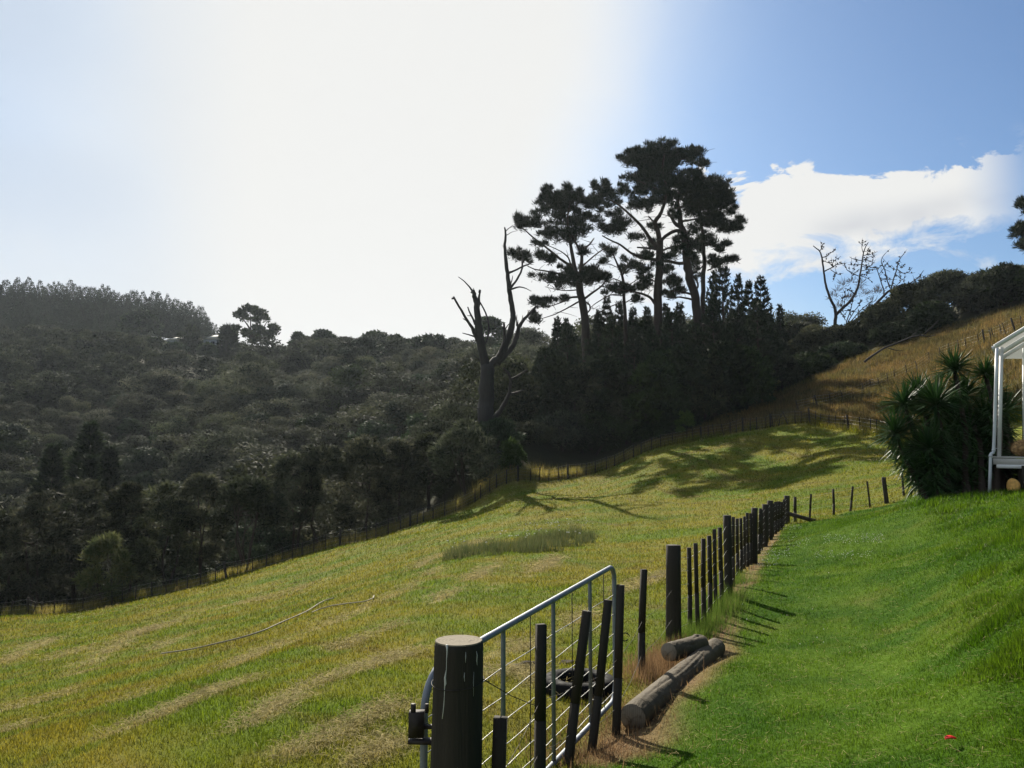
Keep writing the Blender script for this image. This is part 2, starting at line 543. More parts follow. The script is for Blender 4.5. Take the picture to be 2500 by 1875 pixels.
def turf_color(h):
    pos = h.n('ShaderNodeNewGeometry').outputs['Position']
    sp = h.n('ShaderNodeSeparateXYZ'); h.set(sp.inputs[0], pos)
    row = h.attr('row')
    cv = h.n('ShaderNodeCombineXYZ')
    h.set(cv.inputs[0], row); h.set(cv.inputs[1], h.m('MULTIPLY', sp.outputs[0], 0.16))
    n1 = h.noise(cv.outputs[0], 0.55, 4, 0.6)
    n2 = h.noise(cv.outputs[0], 1.7, 5, 0.65)
    n3 = h.noise(pos, 0.35, 3, 0.55)
    n4 = h.noise(pos, 5.0, 4, 0.65)
    n5 = h.noise(pos, 1.1, 4, 0.6)
    f = h.m('ADD', h.m('MULTIPLY', n1, 0.55), h.m('MULTIPLY', n3, 0.45))
    pad = h.mix(h.rng(f, 0.40, 0.58), C(.084, .124, .008), C(.152, .138, .016))
    pad = h.mix(h.m('MULTIPLY', h.rng(n2, 0.50, 0.68), 0.75), pad, C(.105, .082, .022))
    pad = h.mix(h.m('MULTIPLY', h.rng(n5, 0.52, 0.72), 0.55), pad, C(.066, .118, .007))
    straw = h.m('MULTIPLY', h.rng(n2, 0.34, 0.24), h.rng(n4, 0.35, 0.6))
    pad = h.mix(h.m('MULTIPLY', straw, 0.5), pad, C(.26, .215, .10))
    pad = h.mix(h.m('MULTIPLY', h.attr('hay'), 0.85), pad, h.mix(n4, C(.17, .14, .055), C(.36, .30, .14)))
    lawn = h.mix(h.rng(n5, 0.32, 0.66), C(.032, .081, .003), C(.067, .124, .006))
    lawn = h.mix(h.m('MULTIPLY', h.m('MULTIPLY', h.rng(n3, 0.54, 0.70), h.rng(n5, 0.42, 0.64)), 0.75), lawn, C(.125, .120, .030))
    lawn = h.mix(h.m('MULTIPLY', h.rng(n4, 0.55, 0.75), 0.5), lawn, C(.10, .18, .016))
    dry = h.mix(h.rng(n3, 0.38, 0.62), C(.138, .095, .038), C(.086, .074, .029))
    dry = h.mix(h.m('MULTIPLY', h.rng(n5, 0.5, 0.72), 0.6), dry, C(.13, .13, .035))
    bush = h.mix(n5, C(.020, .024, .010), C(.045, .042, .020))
    rank = h.mix(n5, C(.20, .23, .045), C(.34, .24, .09))
    bare = h.mix(n4, C(.10, .062, .032), C(.27, .18, .09))
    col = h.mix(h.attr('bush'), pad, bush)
    col = h.mix(h.m('MULTIPLY', h.attr('rank'), 0.8), col, rank)
    col = h.mix(h.attr('dry'), col, dry)
    col = h.mix(h.attr('lawn'), col, lawn)
    col = h.mix(h.attr('bare'), col, bare)
    return col, n4


M = {}
m, h = new_mat('ground_turf')
col, n4 = turf_color(h)
pos = h.n('ShaderNodeNewGeometry').outputs['Position']
nb = h.noise(pos, 14.0, 5, 0.7)
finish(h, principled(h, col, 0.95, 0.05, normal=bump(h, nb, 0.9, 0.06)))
M['ground'] = m

m, h = new_mat('grass_blades')
col, _ = turf_color(h)
t = h.attr('tint')
col = h.mix(1.0, col, h.mix(t, C(.32, .38, .3), C(1.9, 1.75, 1.5)), 'MULTIPLY')
d = h.n('ShaderNodeBsdfDiffuse'); h.set(d.inputs[0], col)
tr = h.n('ShaderNodeBsdfTranslucent'); h.set(tr.inputs[0], col)
gl = h.n('ShaderNodeBsdfGlossy'); gl.inputs['Roughness'].default_value = 0.45; gl.inputs[0].default_value = C(.9, .9, .85)
mx = h.n('ShaderNodeMixShader'); mx.inputs[0].default_value = 0.55
h.set(mx.inputs[1], d.outputs[0]); h.set(mx.inputs[2], tr.outputs[0])
mx2 = h.n('ShaderNodeMixShader'); mx2.inputs[0].default_value = 0.012
h.set(mx2.inputs[1], mx.outputs[0]); h.set(mx2.inputs[2], gl.outputs[0])
finish(h, mx2.outputs[0])
M['blades'] = m


def leaf_mat(name, c1, c2, transl=0.3, spec=0.06, rough=0.85, obj_var=0.35, tcol=None):
    m, h = new_mat(name)
    t = h.attr('tint')
    col = h.mix(t, C(*c1), C(*c2))
    if obj_var:
        rnd = h.n('ShaderNodeObjectInfo').outputs['Random']
        hs = h.n('ShaderNodeHueSaturation')
        h.set(hs.inputs['Hue'], h.rng(rnd, 0, 1, 0.5 - 0.06 * obj_var, 0.5 + 0.08 * obj_var, False))
        r2 = h.m('FRACT', h.m('MULTIPLY', rnd, 7.31))
        h.set(hs.inputs['Saturation'], h.rng(r2, 0, 1, 1 - 0.5 * obj_var, 1 + 0.5 * obj_var, False))
        r3 = h.m('FRACT', h.m('MULTIPLY', rnd, 23.7))
        h.set(hs.inputs['Value'], h.rng(r3, 0, 1, 1 - obj_var, 1 + obj_var, False))
        h.set(hs.inputs['Color'], col)
        col = hs.outputs[0]
    p = principled(h, col, rough, spec)
    tr = h.n('ShaderNodeBsdfTranslucent')
    h.set(tr.inputs[0], col if tcol is None else h.mix(0.5, col, C(*tcol)))
    mx = h.n('ShaderNodeMixShader'); mx.inputs[0].default_value = transl
    h.set(mx.inputs[1], p); h.set(mx.inputs[2], tr.outputs[0])
    finish(h, mx.outputs[0])
    return m


M['kanuka'] = leaf_mat('kanuka_foliage', (.009, .014, .007), (.088, .093, .052), 0.32, spec=.1, rough=.8)
M['broadleaf'] = leaf_mat('broadleaf_foliage', (.013, .022, .010), (.048, .066, .026), 0.22, spec=.1, rough=.75)
M['pine'] = leaf_mat('pine_needles', (.014, .022, .012), (.036, .046, .024), 0.12, spec=.1, rough=.75, obj_var=0.2)
M['lime'] = leaf_mat('lime_foliage', (.035, .065, .016), (.085, .125, .03), 0.35, obj_var=0.1)
M['brown_leaf'] = leaf_mat('dead_brown_foliage', (.055, .045, .042), (.10, .075, .062), 0.2, obj_var=0.0)
M['yucca'] = leaf_mat('yucca_leaf', (.014, .042, .012), (.038, .088, .020), 0.16, spec=0.18, rough=0.5, obj_var=0.0)
M['rush'] = leaf_mat('rush_stems', (.060, .085, .030), (.15, .15, .060), 0.35, obj_var=0.0)
M['dry_stem'] = leaf_mat('dry_stems', (.14, .080, .042), (.31, .20, .10), 0.4, obj_var=0.0)
M['tussock'] = leaf_mat('green_tussock', (.06, .12, .015), (.16, .22, .04), 0.5, obj_var=0.0)
M['hay'] = leaf_mat('cut_hay', (.20, .165, .06), (.48, .40, .19), 0.40, obj_var=0.0)
M['clover'] = leaf_mat('clover_heads', (.62, .62, .55), (.8, .8, .74), 0.2, obj_var=0.0)


def wood_mat(name, c1, c2, scale=9.0, rough=0.85, stretch=0.12, strength=0.6, spec=0.2):
    m, h = new_mat(name)
    o = h.n('ShaderNodeTexCoord').outputs['Object']
    v = h.mapping(o, (1, 1, stretch))
    n1 = h.noise(v, scale, 5, 0.65, 0.6)
    n2 = h.noise(o, scale * 0.25, 3, 0.5)
    col = h.mix(h.m('ADD', h.m('MULTIPLY', n1, 0.7), h.m('MULTIPLY', n2, 0.3)), C(*c1), C(*c2))
    finish(h, principled(h, col, rough, spec, normal=bump(h, n1, strength, 0.02)))
    return m


M['bark'] = wood_mat('pine_bark', (.018, .014, .011), (.065, .048, .037), 5.0, stretch=0.25, strength=1.0)
M['grey_bark'] = wood_mat('dead_grey_wood', (.014, .013, .012), (.060, .054, .050), 5.0, stretch=0.12, strength=0.8)
M['post'] = wood_mat('weathered_post_wood', (.010, .009, .007), (.062, .052, .040), 14.0, stretch=0.08, strength=0.8)
M['log'] = wood_mat('treated_log_wood', (.024, .018, .012), (.155, .125, .080), 7.0, stretch=0.6, strength=1.0)


def plain(name, col, rough=0.6, spec=0.3, metal=0.0, var=0.25, scale=6.0, strength=0.15):
    m, h = new_mat(name)
    o = h.n('ShaderNodeTexCoord').outputs['Object']
    n1 = h.noise(o, scale, 5, 0.6)
    c = h.mix(h.rng(n1, 0.3, 0.7), C(*[x * (1 - var) for x in col]), C(*[min(1, x * (1 + var)) for x in col]))
    finish(h, principled(h, c, h.rng(n1, 0.3, 0.7, rough * 0.85, min(1, rough * 1.15)), spec, metal, bump(h, n1, strength, 0.01)))
    return m


M['galv'] = plain('galvanised_steel', (.20, .22, .245), 0.6, 0.35, 0.4, 0.15, 18.0, 0.05)
M['wire'] = plain('fence_wire', (.40, .39, .36), 0.42, 0.5, 0.6, 0.2, 12.0, 0.0)
M['iron'] = plain('rusty_iron', (.035, .028, .024), 0.7, 0.4, 0.3, 0.4, 25.0, 0.3)
M['rubber'] = plain('old_rubber', (.009, .009, .009), 0.85, 0.12, 0, 0.3, 20.0, 0.3)
M['pipe'] = plain('pale_plastic_pipe', (.27, .24, .18), 0.7, 0.12, 0, 0.15, 3.0, 0.0)
M['white'] = plain('white_painted_trim', (.66, .66, .64), 0.5, 0.4, 0, 0.06, 4.0, 0.1)
M['grey_white'] = plain('pale_grey_plastic', (.52, .54, .56), 0.4, 0.45, 0, 0.05, 4.0, 0.05)
M['deck'] = wood_mat('weathered_pale_deck_board', (.34, .31, .27), (.62, .60, .55), 6.0, stretch=1.0, strength=0.3)
M['wall'] = plain('house_wall', (.40, .42, .44), 0.8, 0.2, 0, 0.08, 2.0)
M['roof'] = plain('pale_cream_roof', (.66, .62, .50), 0.35, 0.5, 0, 0.05, 2.0)
M['boulder'] = plain('ochre_stone', (.70, .40, .11), 0.8, 0.2, 0, 0.35, 7.0, 0.6)
M['bale'] = plain('brown_hay', (.40, .25, .11), 0.95, 0.1, 0, 0.5, 16.0, 1.0)
M['soil'] = plain('dark_soil', (.035, .026, .018), 0.95, 0.1, 0, 0.5, 18.0, 1.0)
M['red'] = plain('red_petal', (.62, .025, .02), 0.5, 0.3, 0, 0.15, 40.0, 0.1)

m, h = new_mat('end_grain')
o = h.n('ShaderNodeTexCoord').outputs['Object']
sx = h.n('ShaderNodeSeparateXYZ'); h.set(sx.inputs[0], o)
wv = h.n('ShaderNodeTexWave', wave_type='RINGS', rings_direction='Z')
h.set(wv.inputs['Vector'], o)
wv.inputs['Scale'].default_value = 22.0; wv.inputs['Distortion'].default_value = 2.5; wv.inputs['Detail'].default_value = 3
nn = h.noise(o, 30.0, 5, 0.6)
col = h.mix(h.m('MULTIPLY', wv.outputs['Fac'], 0.5), C(.24, .205, .15), C(.15, .125, .09))
col = h.mix(h.rng(nn, 0.52, 0.75), col, C(.09, .072, .05))
finish(h, principled(h, col, 0.9, 0.15, normal=bump(h, nn, 0.5, 0.01)))
M['endgrain'] = m

m, h = new_mat('clear_roof_sheet')
o = h.n('ShaderNodeTexCoord').outputs['Object']
tl = h.n('ShaderNodeBsdfTranslucent'); tl.inputs[0].default_value = C(.45, .47, .46)
tp = h.n('ShaderNodeBsdfTransparent'); tp.inputs[0].default_value = C(.7, .72, .72)
dfs = h.n('ShaderNodeBsdfDiffuse'); dfs.inputs[0].default_value = C(.35, .36, .36)
ma = h.n('ShaderNodeMixShader'); ma.inputs[0].default_value = 0.5
h.set(ma.inputs[1], tl.outputs[0]); h.set(ma.inputs[2], dfs.outputs[0])
mb = h.n('ShaderNodeMixShader'); mb.inputs[0].default_value = 0.45
h.set(mb.inputs[1], ma.outputs[0]); h.set(mb.inputs[2], tp.outputs[0])
finish(h, mb.outputs[0])
M['clear'] = m

# ---------------------------------------------------------------- ground sheet
def axis(lo, hi, step, flat_lo, flat_hi, grow):
    a = list(np.arange(flat_lo, flat_hi + 1e-6, step))
    s = step
    while a[-1] < hi:
        s *= grow; a.append(a[-1] + s)
    s = step; b = [flat_lo]
    while b[-1] > lo:
        s *= grow; b.append(b[-1] - s)
    return np.array(b[:0:-1] + a)


gx = axis(-520, 520, 0.2, -7, 14, 1.028)
gy = axis(-60, 700, 0.2, 2.0, 24, 1.02)
GX, GY = np.meshgrid(gx, gy)
GZ = H(GX, GY)
mk = masks(GX.ravel(), GY.ravel())
nx, ny = len(gx), len(gy)
ii = (np.arange(ny - 1)[:, None] * nx + np.arange(nx - 1)[None]).ravel()
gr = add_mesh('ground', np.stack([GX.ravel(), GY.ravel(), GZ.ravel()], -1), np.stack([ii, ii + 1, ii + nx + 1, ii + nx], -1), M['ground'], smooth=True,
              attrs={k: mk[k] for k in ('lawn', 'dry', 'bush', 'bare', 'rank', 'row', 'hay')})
tag(gr, 'sloping grass paddock, mown lawn and dry hillside', 'ground', kind='structure')

# ---------------------------------------------------------------- grass
def blade_mesh(name, x, y, hgt, wid, lean, mat, seed, label, cat, zoff=0.0, tintfun=None, curl=0.0):
    rng = np.random.default_rng(seed)
    n = len(x)
    z = H(x, y) + zoff
    mk = masks(x, y)
    a = rng.uniform(0, 2 * math.pi, n)
    ln = rng.uniform(0, 1, n) ** 0.7 * lean
    sa = a + math.pi / 2 + rng.normal(0, 0.4, n)
    b = np.stack([x, y, z - 0.01], -1)
    s = np.stack([np.cos(sa), np.sin(sa), 0 * sa], -1) * (wid / 2)[:, None]
    tip = b + np.stack([np.cos(a) * np.sin(ln) * hgt, np.sin(a) * np.sin(ln) * hgt, np.cos(ln) * hgt], -1)
    V = np.stack([b - s, b + s, tip], 1).reshape(-1, 3)
    Fc = np.arange(3 * n).reshape(-1, 3)
    tint = rng.uniform(0, 1, n) if tintfun is None else tintfun(rng, n, x, y)
    at = {k: np.repeat(mk[k], 3) for k in ('lawn', 'dry', 'bush', 'bare', 'rank', 'row', 'hay')}
    at['tint'] = np.repeat(tint, 3)
    o = add_mesh(name, V, Fc, mat, attrs=at)
    return tag(o, label, cat, kind='stuff')


def view_scatter(rng, n, d0, d1, u0=-150, u1=2650):
    d = d0 * (d1 / d0) ** rng.uniform(0, 1, n)
    u = rng.uniform(u0, u1, n)
    return (u - CX) / F * d, d


rng = np.random.default_rng(5)
x, y = view_scatter(rng, 620000, 2.6, 26, 1250, 2750)
x2, y2 = view_scatter(rng, 150000, 1.2, 30, 2750, 5200)
x, y = np.r_[x, x2], np.r_[y, y2]
s = sdf_poly(x, y, LAWN)
k = s > -0.12
x, y = x[k], y[k]
mk = masks(x, y)
k = (mk['lawn'] > 0.3) & (rng.uniform(0, 1, len(x)) > mk['bare'] * 0.9)
x, y = x[k], y[k]
r = np.hypot(x, y)
bank = sstep(-1.42, -1.15, H(x, y)) * sstep(1.2, 3.0, x)
cl = vnoise(x, y, 0.35, 40, 2)
hg = (0.020 + 0.0012 * r) * rng.uniform(0.4, 1.3, len(x)) * (0.75 + 0.6 * cl + bank * (0.3 + 1.9 * sstep(0.5, 0.75, cl)))
blade_mesh('lawn_grass', x, y, hg, 0.0022 + 0.0007 * r, 0.9, M['blades'], 6, 'short bright green mown lawn grass beside the fence', 'grass')

x, y = view_scatter(rng, 560000, 3.2, 66, -250, 2350)
x2, y2 = view_scatter(rng, 60000, 2.0, 50, -1500, -250)
x, y = np.r_[x, x2], np.r_[y, y2]
mk = masks(x, y)
k = (mk['lawn'] < 0.4) & (mk['row'] < 0.0) & (rng.uniform(0, 1, len(x)) > mk['bare'] * 0.8)
x, y = x[k], y[k]
r = np.hypot(x, y)
cl = vnoise(x, y, 0.6, 44, 3)
hg = (0.035 + 0.0016 * r) * rng.uniform(0.4, 1.3, len(x)) * (0.7 + 0.9 * cl)
blade_mesh('paddock_grass', x, y, hg, 0.0025 + 0.0008 * r, 1.05, M['blades'], 7, 'yellow green cut grass covering the sloping paddock', 'grass')

# long seeding grass left standing beyond the back fence and along the dry slope
rng = np.random.default_rng(11)
segL = np.linalg.norm(np.diff(FW, axis=0), axis=1)
tt = rng.uniform(0, segL[:-1].sum(), 46000)
cs = np.r_[0, np.cumsum(segL)]
si = np.clip(np.searchsorted(cs, tt) - 1, 0, len(segL) - 1)
fr = (tt - cs[si]) / segL[si]
p = FW[si] + (FW[si + 1] - FW[si]) * fr[:, None]
nrm = np.stack([-(FW[si + 1] - FW[si])[:, 1], (FW[si + 1] - FW[si])[:, 0]], -1) / segL[si][:, None]
p = p + nrm * (0.1 + rng.exponential(0.9, len(p)))[:, None]
blade_mesh('rank_grass', p[:, 0], p[:, 1], rng.uniform(0.25, 0.85, len(p)), rng.uniform(0.02, 0.045, len(p)), 0.45, M['blades'], 12, 'long seeding grass standing along the back fence', 'grass')
x = rng.uniform(8, 62, 260000); y = rng.uniform(34, 90, 260000)
sd = sdf_poly(x, y, DRY)
k = (sd > -0.5) & (x / y < 0.72)
x, y = x[k], y[k]
cl = vnoise(x, y, 1.4, 50, 3)
blade_mesh('dry_slope_grass', x, y, rng.uniform(0.25, 0.6, len(x)) * (0.5 + cl), rng.uniform(0.025, 0.06, len(x)), 0.6, M['blades'], 13, 'long dry orange grass on the slope behind the yucca', 'grass')
# ---------------------------------------------------------------- fences
def add_post(parent, base, top, dia, kind, seed):
    rng = np.random.default_rng(seed)
    mb = MB()
    base = np.asarray(base, float) - np.array([0, 0, 0.12]); top = np.asarray(top, float)
    if kind == 'post':
        n = 5
        pts = [base + (top - base) * t for t in np.linspace(0, 1, n)]
        rad = dia / 2 * (1.04 - 0.06 * np.linspace(0, 1, n)) * rng.uniform(0.97, 1.03, n)
        mb.tube(pts, rad, 12)
    else:
        yaw = rng.uniform(-0.5, 0.5)
        mid = (base + top) / 2 + rng.normal(0, 0.006, 3)
        sd = (math.cos(yaw), math.sin(yaw), 0)
        mb.box(base, mid, dia, dia * 0.75, sd)
        mb.box(mid - (top - mid) * 0.002, top, dia * 0.97, dia * 0.72, sd)
    o = mb.build('post' if kind == 'post' else 'batten', M['post'])
    adopt(o, parent)
    return o


def add_wire(parent, pts, r=0.002, sag=0.0, mat='wire', n=5):
    mb = MB()
    q = []
    pts = [np.asarray(p, float) for p in pts]
    for a, b in zip(pts[:-1], pts[1:]):
        for t in (0, 0.5):
            p = a + (b - a) * t
            p = p - np.array([0, 0, sag * (1 if t else 0) * np.linalg.norm(b - a)])
            q.append(p)
    q.append(pts[-1])
    mb.tube(q, r, n, cap=False)
    return adopt(mb.build('wire', M[mat]), parent)


def far_fence(spec, label, group, seed, hp=1.05, hb=0.95, wp=0.14, wb=0.055, wires=4, poly=None):
    """spec: list of (u, v, is_post, lean_px); wires strung along the posts"""
    rng = np.random.default_rng(seed)
    bases, tops = [], []
    for i, (u, v, isp, lean) in enumerate(spec):
        if poly is not None:
            d = np.interp(u, [q[0] for q in poly], [q[2] for q in poly])
            x = float((u - CX) / F * d); y = float(d)
            # stay on the traced line
            b = ground(x, y)
        else:
            b = hit(u, v)
        hh = (hp if isp else hb) * rng.uniform(0.92, 1.08)
        t = b + np.array([lean * b[1] / F + rng.normal(0, 0.02), rng.normal(0, 0.03), hh])
        bases.append(b); tops.append(t)
    root = empty('fence', bases[0], label, 'fence', group)
    for i, (sp, b, t) in enumerate(zip(spec, bases, tops)):
        add_post(root, b, t, wp if sp[2] else wb, 'post' if sp[2] else 'batten', seed * 100 + i)
    for k in range(wires):
        f = 0.2 + 0.72 * k / max(1, wires - 1)
        add_wire(root, [b + (t - b) * f for b, t in zip(bases, tops)], 0.0035)
    return root


def L(us, posts=(), leans=()):
    leans = dict(leans)
    return [(u, 0, u in posts, leans.get(u, 0)) for u in us]


us_left = [-40, -12, 13, 48, 88, 98, 123, 153, 184, 220, 290, 314, 346, 386, 419, 446, 470, 502, 537, 564, 590, 625, 658, 695, 721, 744, 772, 800, 835, 872, 900,
           921, 951, 980, 1004, 1021, 1036, 1059, 1087, 1114, 1160, 1174, 1195, 1212, 1237, 1265, 1295, 1317, 1339, 1362, 1385, 1407, 1430, 1453, 1479, 1499, 1523, 1546]
far_fence(L(us_left, (88, 564, 835, 1004, 1265, 1385), {98: 12, 564: -7, 48: 2}), 'long wire and batten fence along the bottom of the paddock under the forest edge', 'paddock boundary fences', 31, poly=FENCE)
us_right = [1564, 1590, 1612, 1641, 1676, 1690, 1711, 1728, 1744, 1766, 1782, 1797, 1813, 1831, 1846, 1867, 1881, 1888, 1899, 1925, 1941, 1956, 1976, 1991, 2003, 2024, 2040, 2062, 2072, 2099, 2125, 2140, 2165, 2190]
far_fence(L(us_right, (1711, 1813, 1881, 1976, 2072), {1888: -6, 1899: 8, 1925: -14, 2072: -6, 1744: -5, 1766: -6}), 'leaning batten fence over the shaded grassy knoll below the pines', 'paddock boundary fences', 32, poly=FENCE)
far_fence([(1950, 1004, 0, -6), (1987, 994, 0, 0), (1998, 996, 1, -9), (2030, 988, 0, -5), (2060, 978, 0, -6), (2109, 963, 0, -3), (2127, 952, 0, -2), (2148, 947, 0, -4), (2170, 939, 0, -5), (2187, 931, 0, -6), (2215, 918, 0, -4), (2240, 906, 0, -3), (2270, 886, 0, -2)],
          'broken down old fence climbing through the dry orange grass left of the yucca', 'old fences on the dry slope', 33, hp=1.0, hb=0.9)
far_fence([(2296, 872, 0, 0), (2321, 866, 0, -5), (2342, 859, 0, -3), (2361, 854, 0, -5), (2391, 845, 0, -4), (2405, 838, 1, -6), (2420, 832, 0, -2), (2428, 828, 0, -8), (2446, 820, 0, -5), (2457, 819, 0, -9), (2480, 810, 1, -10), (2495, 801, 0, -3), (2516, 792, 0, -3), (2540, 782, 0, -3)],
          'old fence high on the dry slope above the yucca and verandah roof', 'old fences on the dry slope', 34, hp=1.05, hb=0.95)


def traced_fence(items, label, group, seed, wires=6, wr=0.002):
    """items: (u_base, v_base, u_top, v_top, dia, kind[, depth])"""
    root = None; bt = []
    for i, it in enumerate(items):
        if len(it) > 6:
            b = P(it[0], it[1], it[6]); b[2] = min(b[2], float(H(b[0], b[1])))
        else:
            b = hit(it[0], it[1])
        t = P(it[2], it[3], b[1] + 0.0)
        if root is None:
            root = empty('fence', b, label, 'fence', group)
        add_post(root, b, t, it[4], it[5], seed * 100 + i)
        bt.append((b, t))
    for k in range(wires):
        f = 0.12 + 0.76 * k / max(1, wires - 1)
        add_wire(root, [b + (t - b) * f for b, t in bt], wr)
    return root, bt


B, PO = 'batten', 'post'
it = [(1644, 1567, 1644, 1331, .160, PO), (1684, 1546, 1682, 1337, .045, B), (1704, 1542, 1698, 1326, .045, B), (1719, 1530, 1717, 1315, .045, B), (1733, 1506, 1731, 1308, .045, B),
      (1748, 1488, 1744, 1292, .045, B), (1764, 1474, 1757, 1288, .045, B), (1779, 1455, 1775, 1258, .105, PO), (1791, 1432, 1790, 1262, .045, B), (1801, 1414, 1799, 1266, .045, B),
      (1809, 1399, 1808, 1265, .045, B), (1817, 1389, 1817, 1261, .045, B), (1825, 1384, 1824, 1252, .048, B), (1832, 1379, 1832, 1253, .05, B), (1841, 1376, 1842, 1240, .12, PO), (1852, 1353, 1856, 1241, .05, B),
      (1858, 1345, 1859, 1244, .05, B), (1866, 1335, 1868, 1231, .13, PO), (1872, 1328, 1873, 1236, .06, B), (1879, 1318, 1880, 1222, .14, PO), (1886, 1311, 1888, 1229, .06, B), (1893, 1304, 1894, 1225, .08, B),
      (1899, 1299, 1901, 1224, .09, B), (1906, 1294, 1907, 1225, .10, B), (1912, 1288, 1914, 1219, .06, B), (1920, 1279, 1921, 1210, .17, PO)]
RF, bt_r = traced_fence(it, 'dark post and batten fence dividing the green lawn from the paddock', 'fences round the lawn', 41)
it = [(1941, 1274, 1941, 1213, .075, B), (1976, 1266, 1980, 1206, .06, B), (2035, 1258, 2034, 1194, .06, B), (2075, 1248, 2082, 1187, .06, B), (2125, 1239, 2117, 1175, .055, B), (2166, 1229, 2157, 1165, .13, PO), (2207, 1211, 2202, 1156, .06, B)]
SF, bt_s = traced_fence(it, 'sparse leaning fence with a slanting brace across the far end of the lawn', 'fences round the lawn', 42, wires=4, wr=0.0025)
mb = MB()
a = P(1922, 1253, bt_r[-1][0][1] - 0.12); b = hit(1989, 1272)
mb.tube([a, (a + b) / 2, b + (b - a) * 0.02], 0.055, 10)
adopt(mb.build('brace', M['post']), SF)
# batten run standing between the gate and the first strainer
it = [(1196, 1990, 1222, 1751, .055, B, 3.45), (1317, 1900, 1321, 1524, .050, B, 4.35), (1378, 1895, 1433, 1492, .050, B, 4.95), (1432, 1885, 1485, 1465, .050, B, 5.30), (1501, 1830, 1515, 1428, .052, B, 5.75), (1566, 1668, 1572, 1390, .050, B, 7.1)]
GF, bt_g = traced_fence(it, 'row of loose leaning battens on slack wires in front of the steel gate', 'fences round the lawn', 43, wires=0)
gp_top = P(1120, 1563, 3.4)
for f, r in ((0.55, .0014), (0.25, .0014)):
    add_wire(GF, [gp_top - np.array([-0.09, 0, (1 - f) * 1.0])] + [b + (t - b) * f for b, t in bt_g] + [bt_r[0][0] + (bt_r[0][1] - bt_r[0][0]) * f], r, sag=0.02, mat='iron')
# curled wire loop on the batten
c = P(1527, 1556, bt_g[4][0][1] - 0.03)
mb = MB()
th = np.linspace(0.2, 5.6, 22)
mb.tube([c + np.array([0.028 * math.cos(t), 0.004 * t, 0.028 * math.sin(t)]) for t in th], 0.0035, 6)
adopt(mb.build('tie_wire', M['iron']), GF)

# ---------------------------------------------------------------- gate post
root = empty('gate_post', ground(gp_top[0], gp_top[1]), 'thick round wooden gate post with a pale sawn top, nearest the camera', 'post')
bt = P(1105, 1900, 3.36); bt[2] = float(H(bt[0], bt[1])) - 0.15
ax = gp_top - bt
rng = np.random.default_rng(77)
mb = MB()
nseg, nr = 14, 40
ts = np.r_[np.linspace(0, 0.97, nseg), 0.985, 0.996]
crack = rng.uniform(0, 2 * math.pi, 9)
v = []
for i, t in enumerate(ts):
    r0 = 0.107 - 0.009 * t - (0.004 if t > 0.99 else 0)
    for j in range(nr):
        th = 2 * math.pi * j / nr
        rr = r0 * (1 + 0.012 * math.sin(3 * th + 1) + 0.008 * math.sin(7 * th + 2.2 * t)) - 0.0035 * sum(math.exp(-((math.sin((th - c_) / 2)) / 0.035) ** 2) for c_ in crack)
        v.append(bt + ax * t + np.array([rr * math.cos(th), rr * math.sin(th), 0]))
f = [(i * nr + j, i * nr + (j + 1) % nr, (i + 1) * nr + (j + 1) % nr, (i + 1) * nr + j) for i in range(len(ts) - 1) for j in range(nr)]
mb.add(v, f)
adopt(mb.build('post_shaft', M['post'], smooth=True), root)
mb = MB()
ring = [gp_top + np.array([(0.0955 + 0.001 * math.sin(3 * a)) * math.cos(a), (0.0955) * math.sin(a), -0.004]) for a in np.arange(nr) * 2 * math.pi / nr]
ring2 = [p + np.array([0, 0, 0.005]) - (p - gp_top) * np.array([.02, .02, 0]) for p in ring]
mb.add(ring + ring2, [(j, (j + 1) % nr, nr + (j + 1) % nr, nr + j) for j in range(nr)])
mb.add(ring2 + [gp_top], [(j, (j + 1) % nr, nr) for j in range(nr)])
o = mb.build('sawn_top', M['endgrain'], loc=gp_top); o.parent = root; o.location = Vector(gp_top) - root.location
# pale resin drips running down the shaft
def on_shaft(u, v_, off=0.0025):
    z = P(u, v_, 3.3)[2]
    t = (z - bt[2]) / ax[2]
    c = bt + ax * t
    r0 = 0.107 - 0.009 * t
    d = ray(u, v_); d = d / np.linalg.norm(d)
    oc = -c * np.array([1, 1, 0]); dd = d[:2]
    A_ = dd @ dd; B_ = 2 * dd @ oc[:2]; C_ = oc[:2] @ oc[:2] - (r0 + off) ** 2
    q = max(B_ * B_ - 4 * A_ * C_, 0)
    s_ = (-B_ - math.sqrt(q)) / (2 * A_)
    return d * s_
m_, h_ = new_mat('pale_resin')
finish(h_, principled(h_, C(.50, .50, .46), 0.5, 0.4)); M['resin'] = m_
mb = MB()
pix = [(1091, 1574), (1092, 1590), (1090.5, 1610), (1090, 1635), (1087, 1655), (1088, 1668), (1086, 1676), (1085, 1700), (1084, 1720), (1082, 1738), (1080, 1755)]
w_ = [.0048, .0030, .0016, .0016, .0046, .0054, .0024, .0014, .0020, .0016, .0022]
mb.tube([on_shaft(u, v_, 0.0005) for u, v_ in pix], w_, 6)
adopt(mb.build('resin_drip', M['resin']), root)
for pix, w0 in (([(1137, 1592), (1137, 1604), (1136.5, 1618)], .0013), ([(1163, 1590), (1165, 1600), (1164, 1612), (1165, 1624)], .0018), ([(1134, 1642), (1133.5, 1652), (1134, 1664)], .0013), ([(1157, 1640), (1156, 1668), (1156, 1700)], .0008)):
    mb = MB(); mb.tube([on_shaft(u, v_, 0.0002) for u, v_ in pix], [w0 * .5] + [w0] * (len(pix) - 2) + [w0 * .4], 6)
    adopt(mb.build('resin_drip', M['resin']), root)
mb = MB()
zr = P(1100, 1678, 3.3)[2]
c = bt + ax * ((zr - bt[2]) / ax[2])
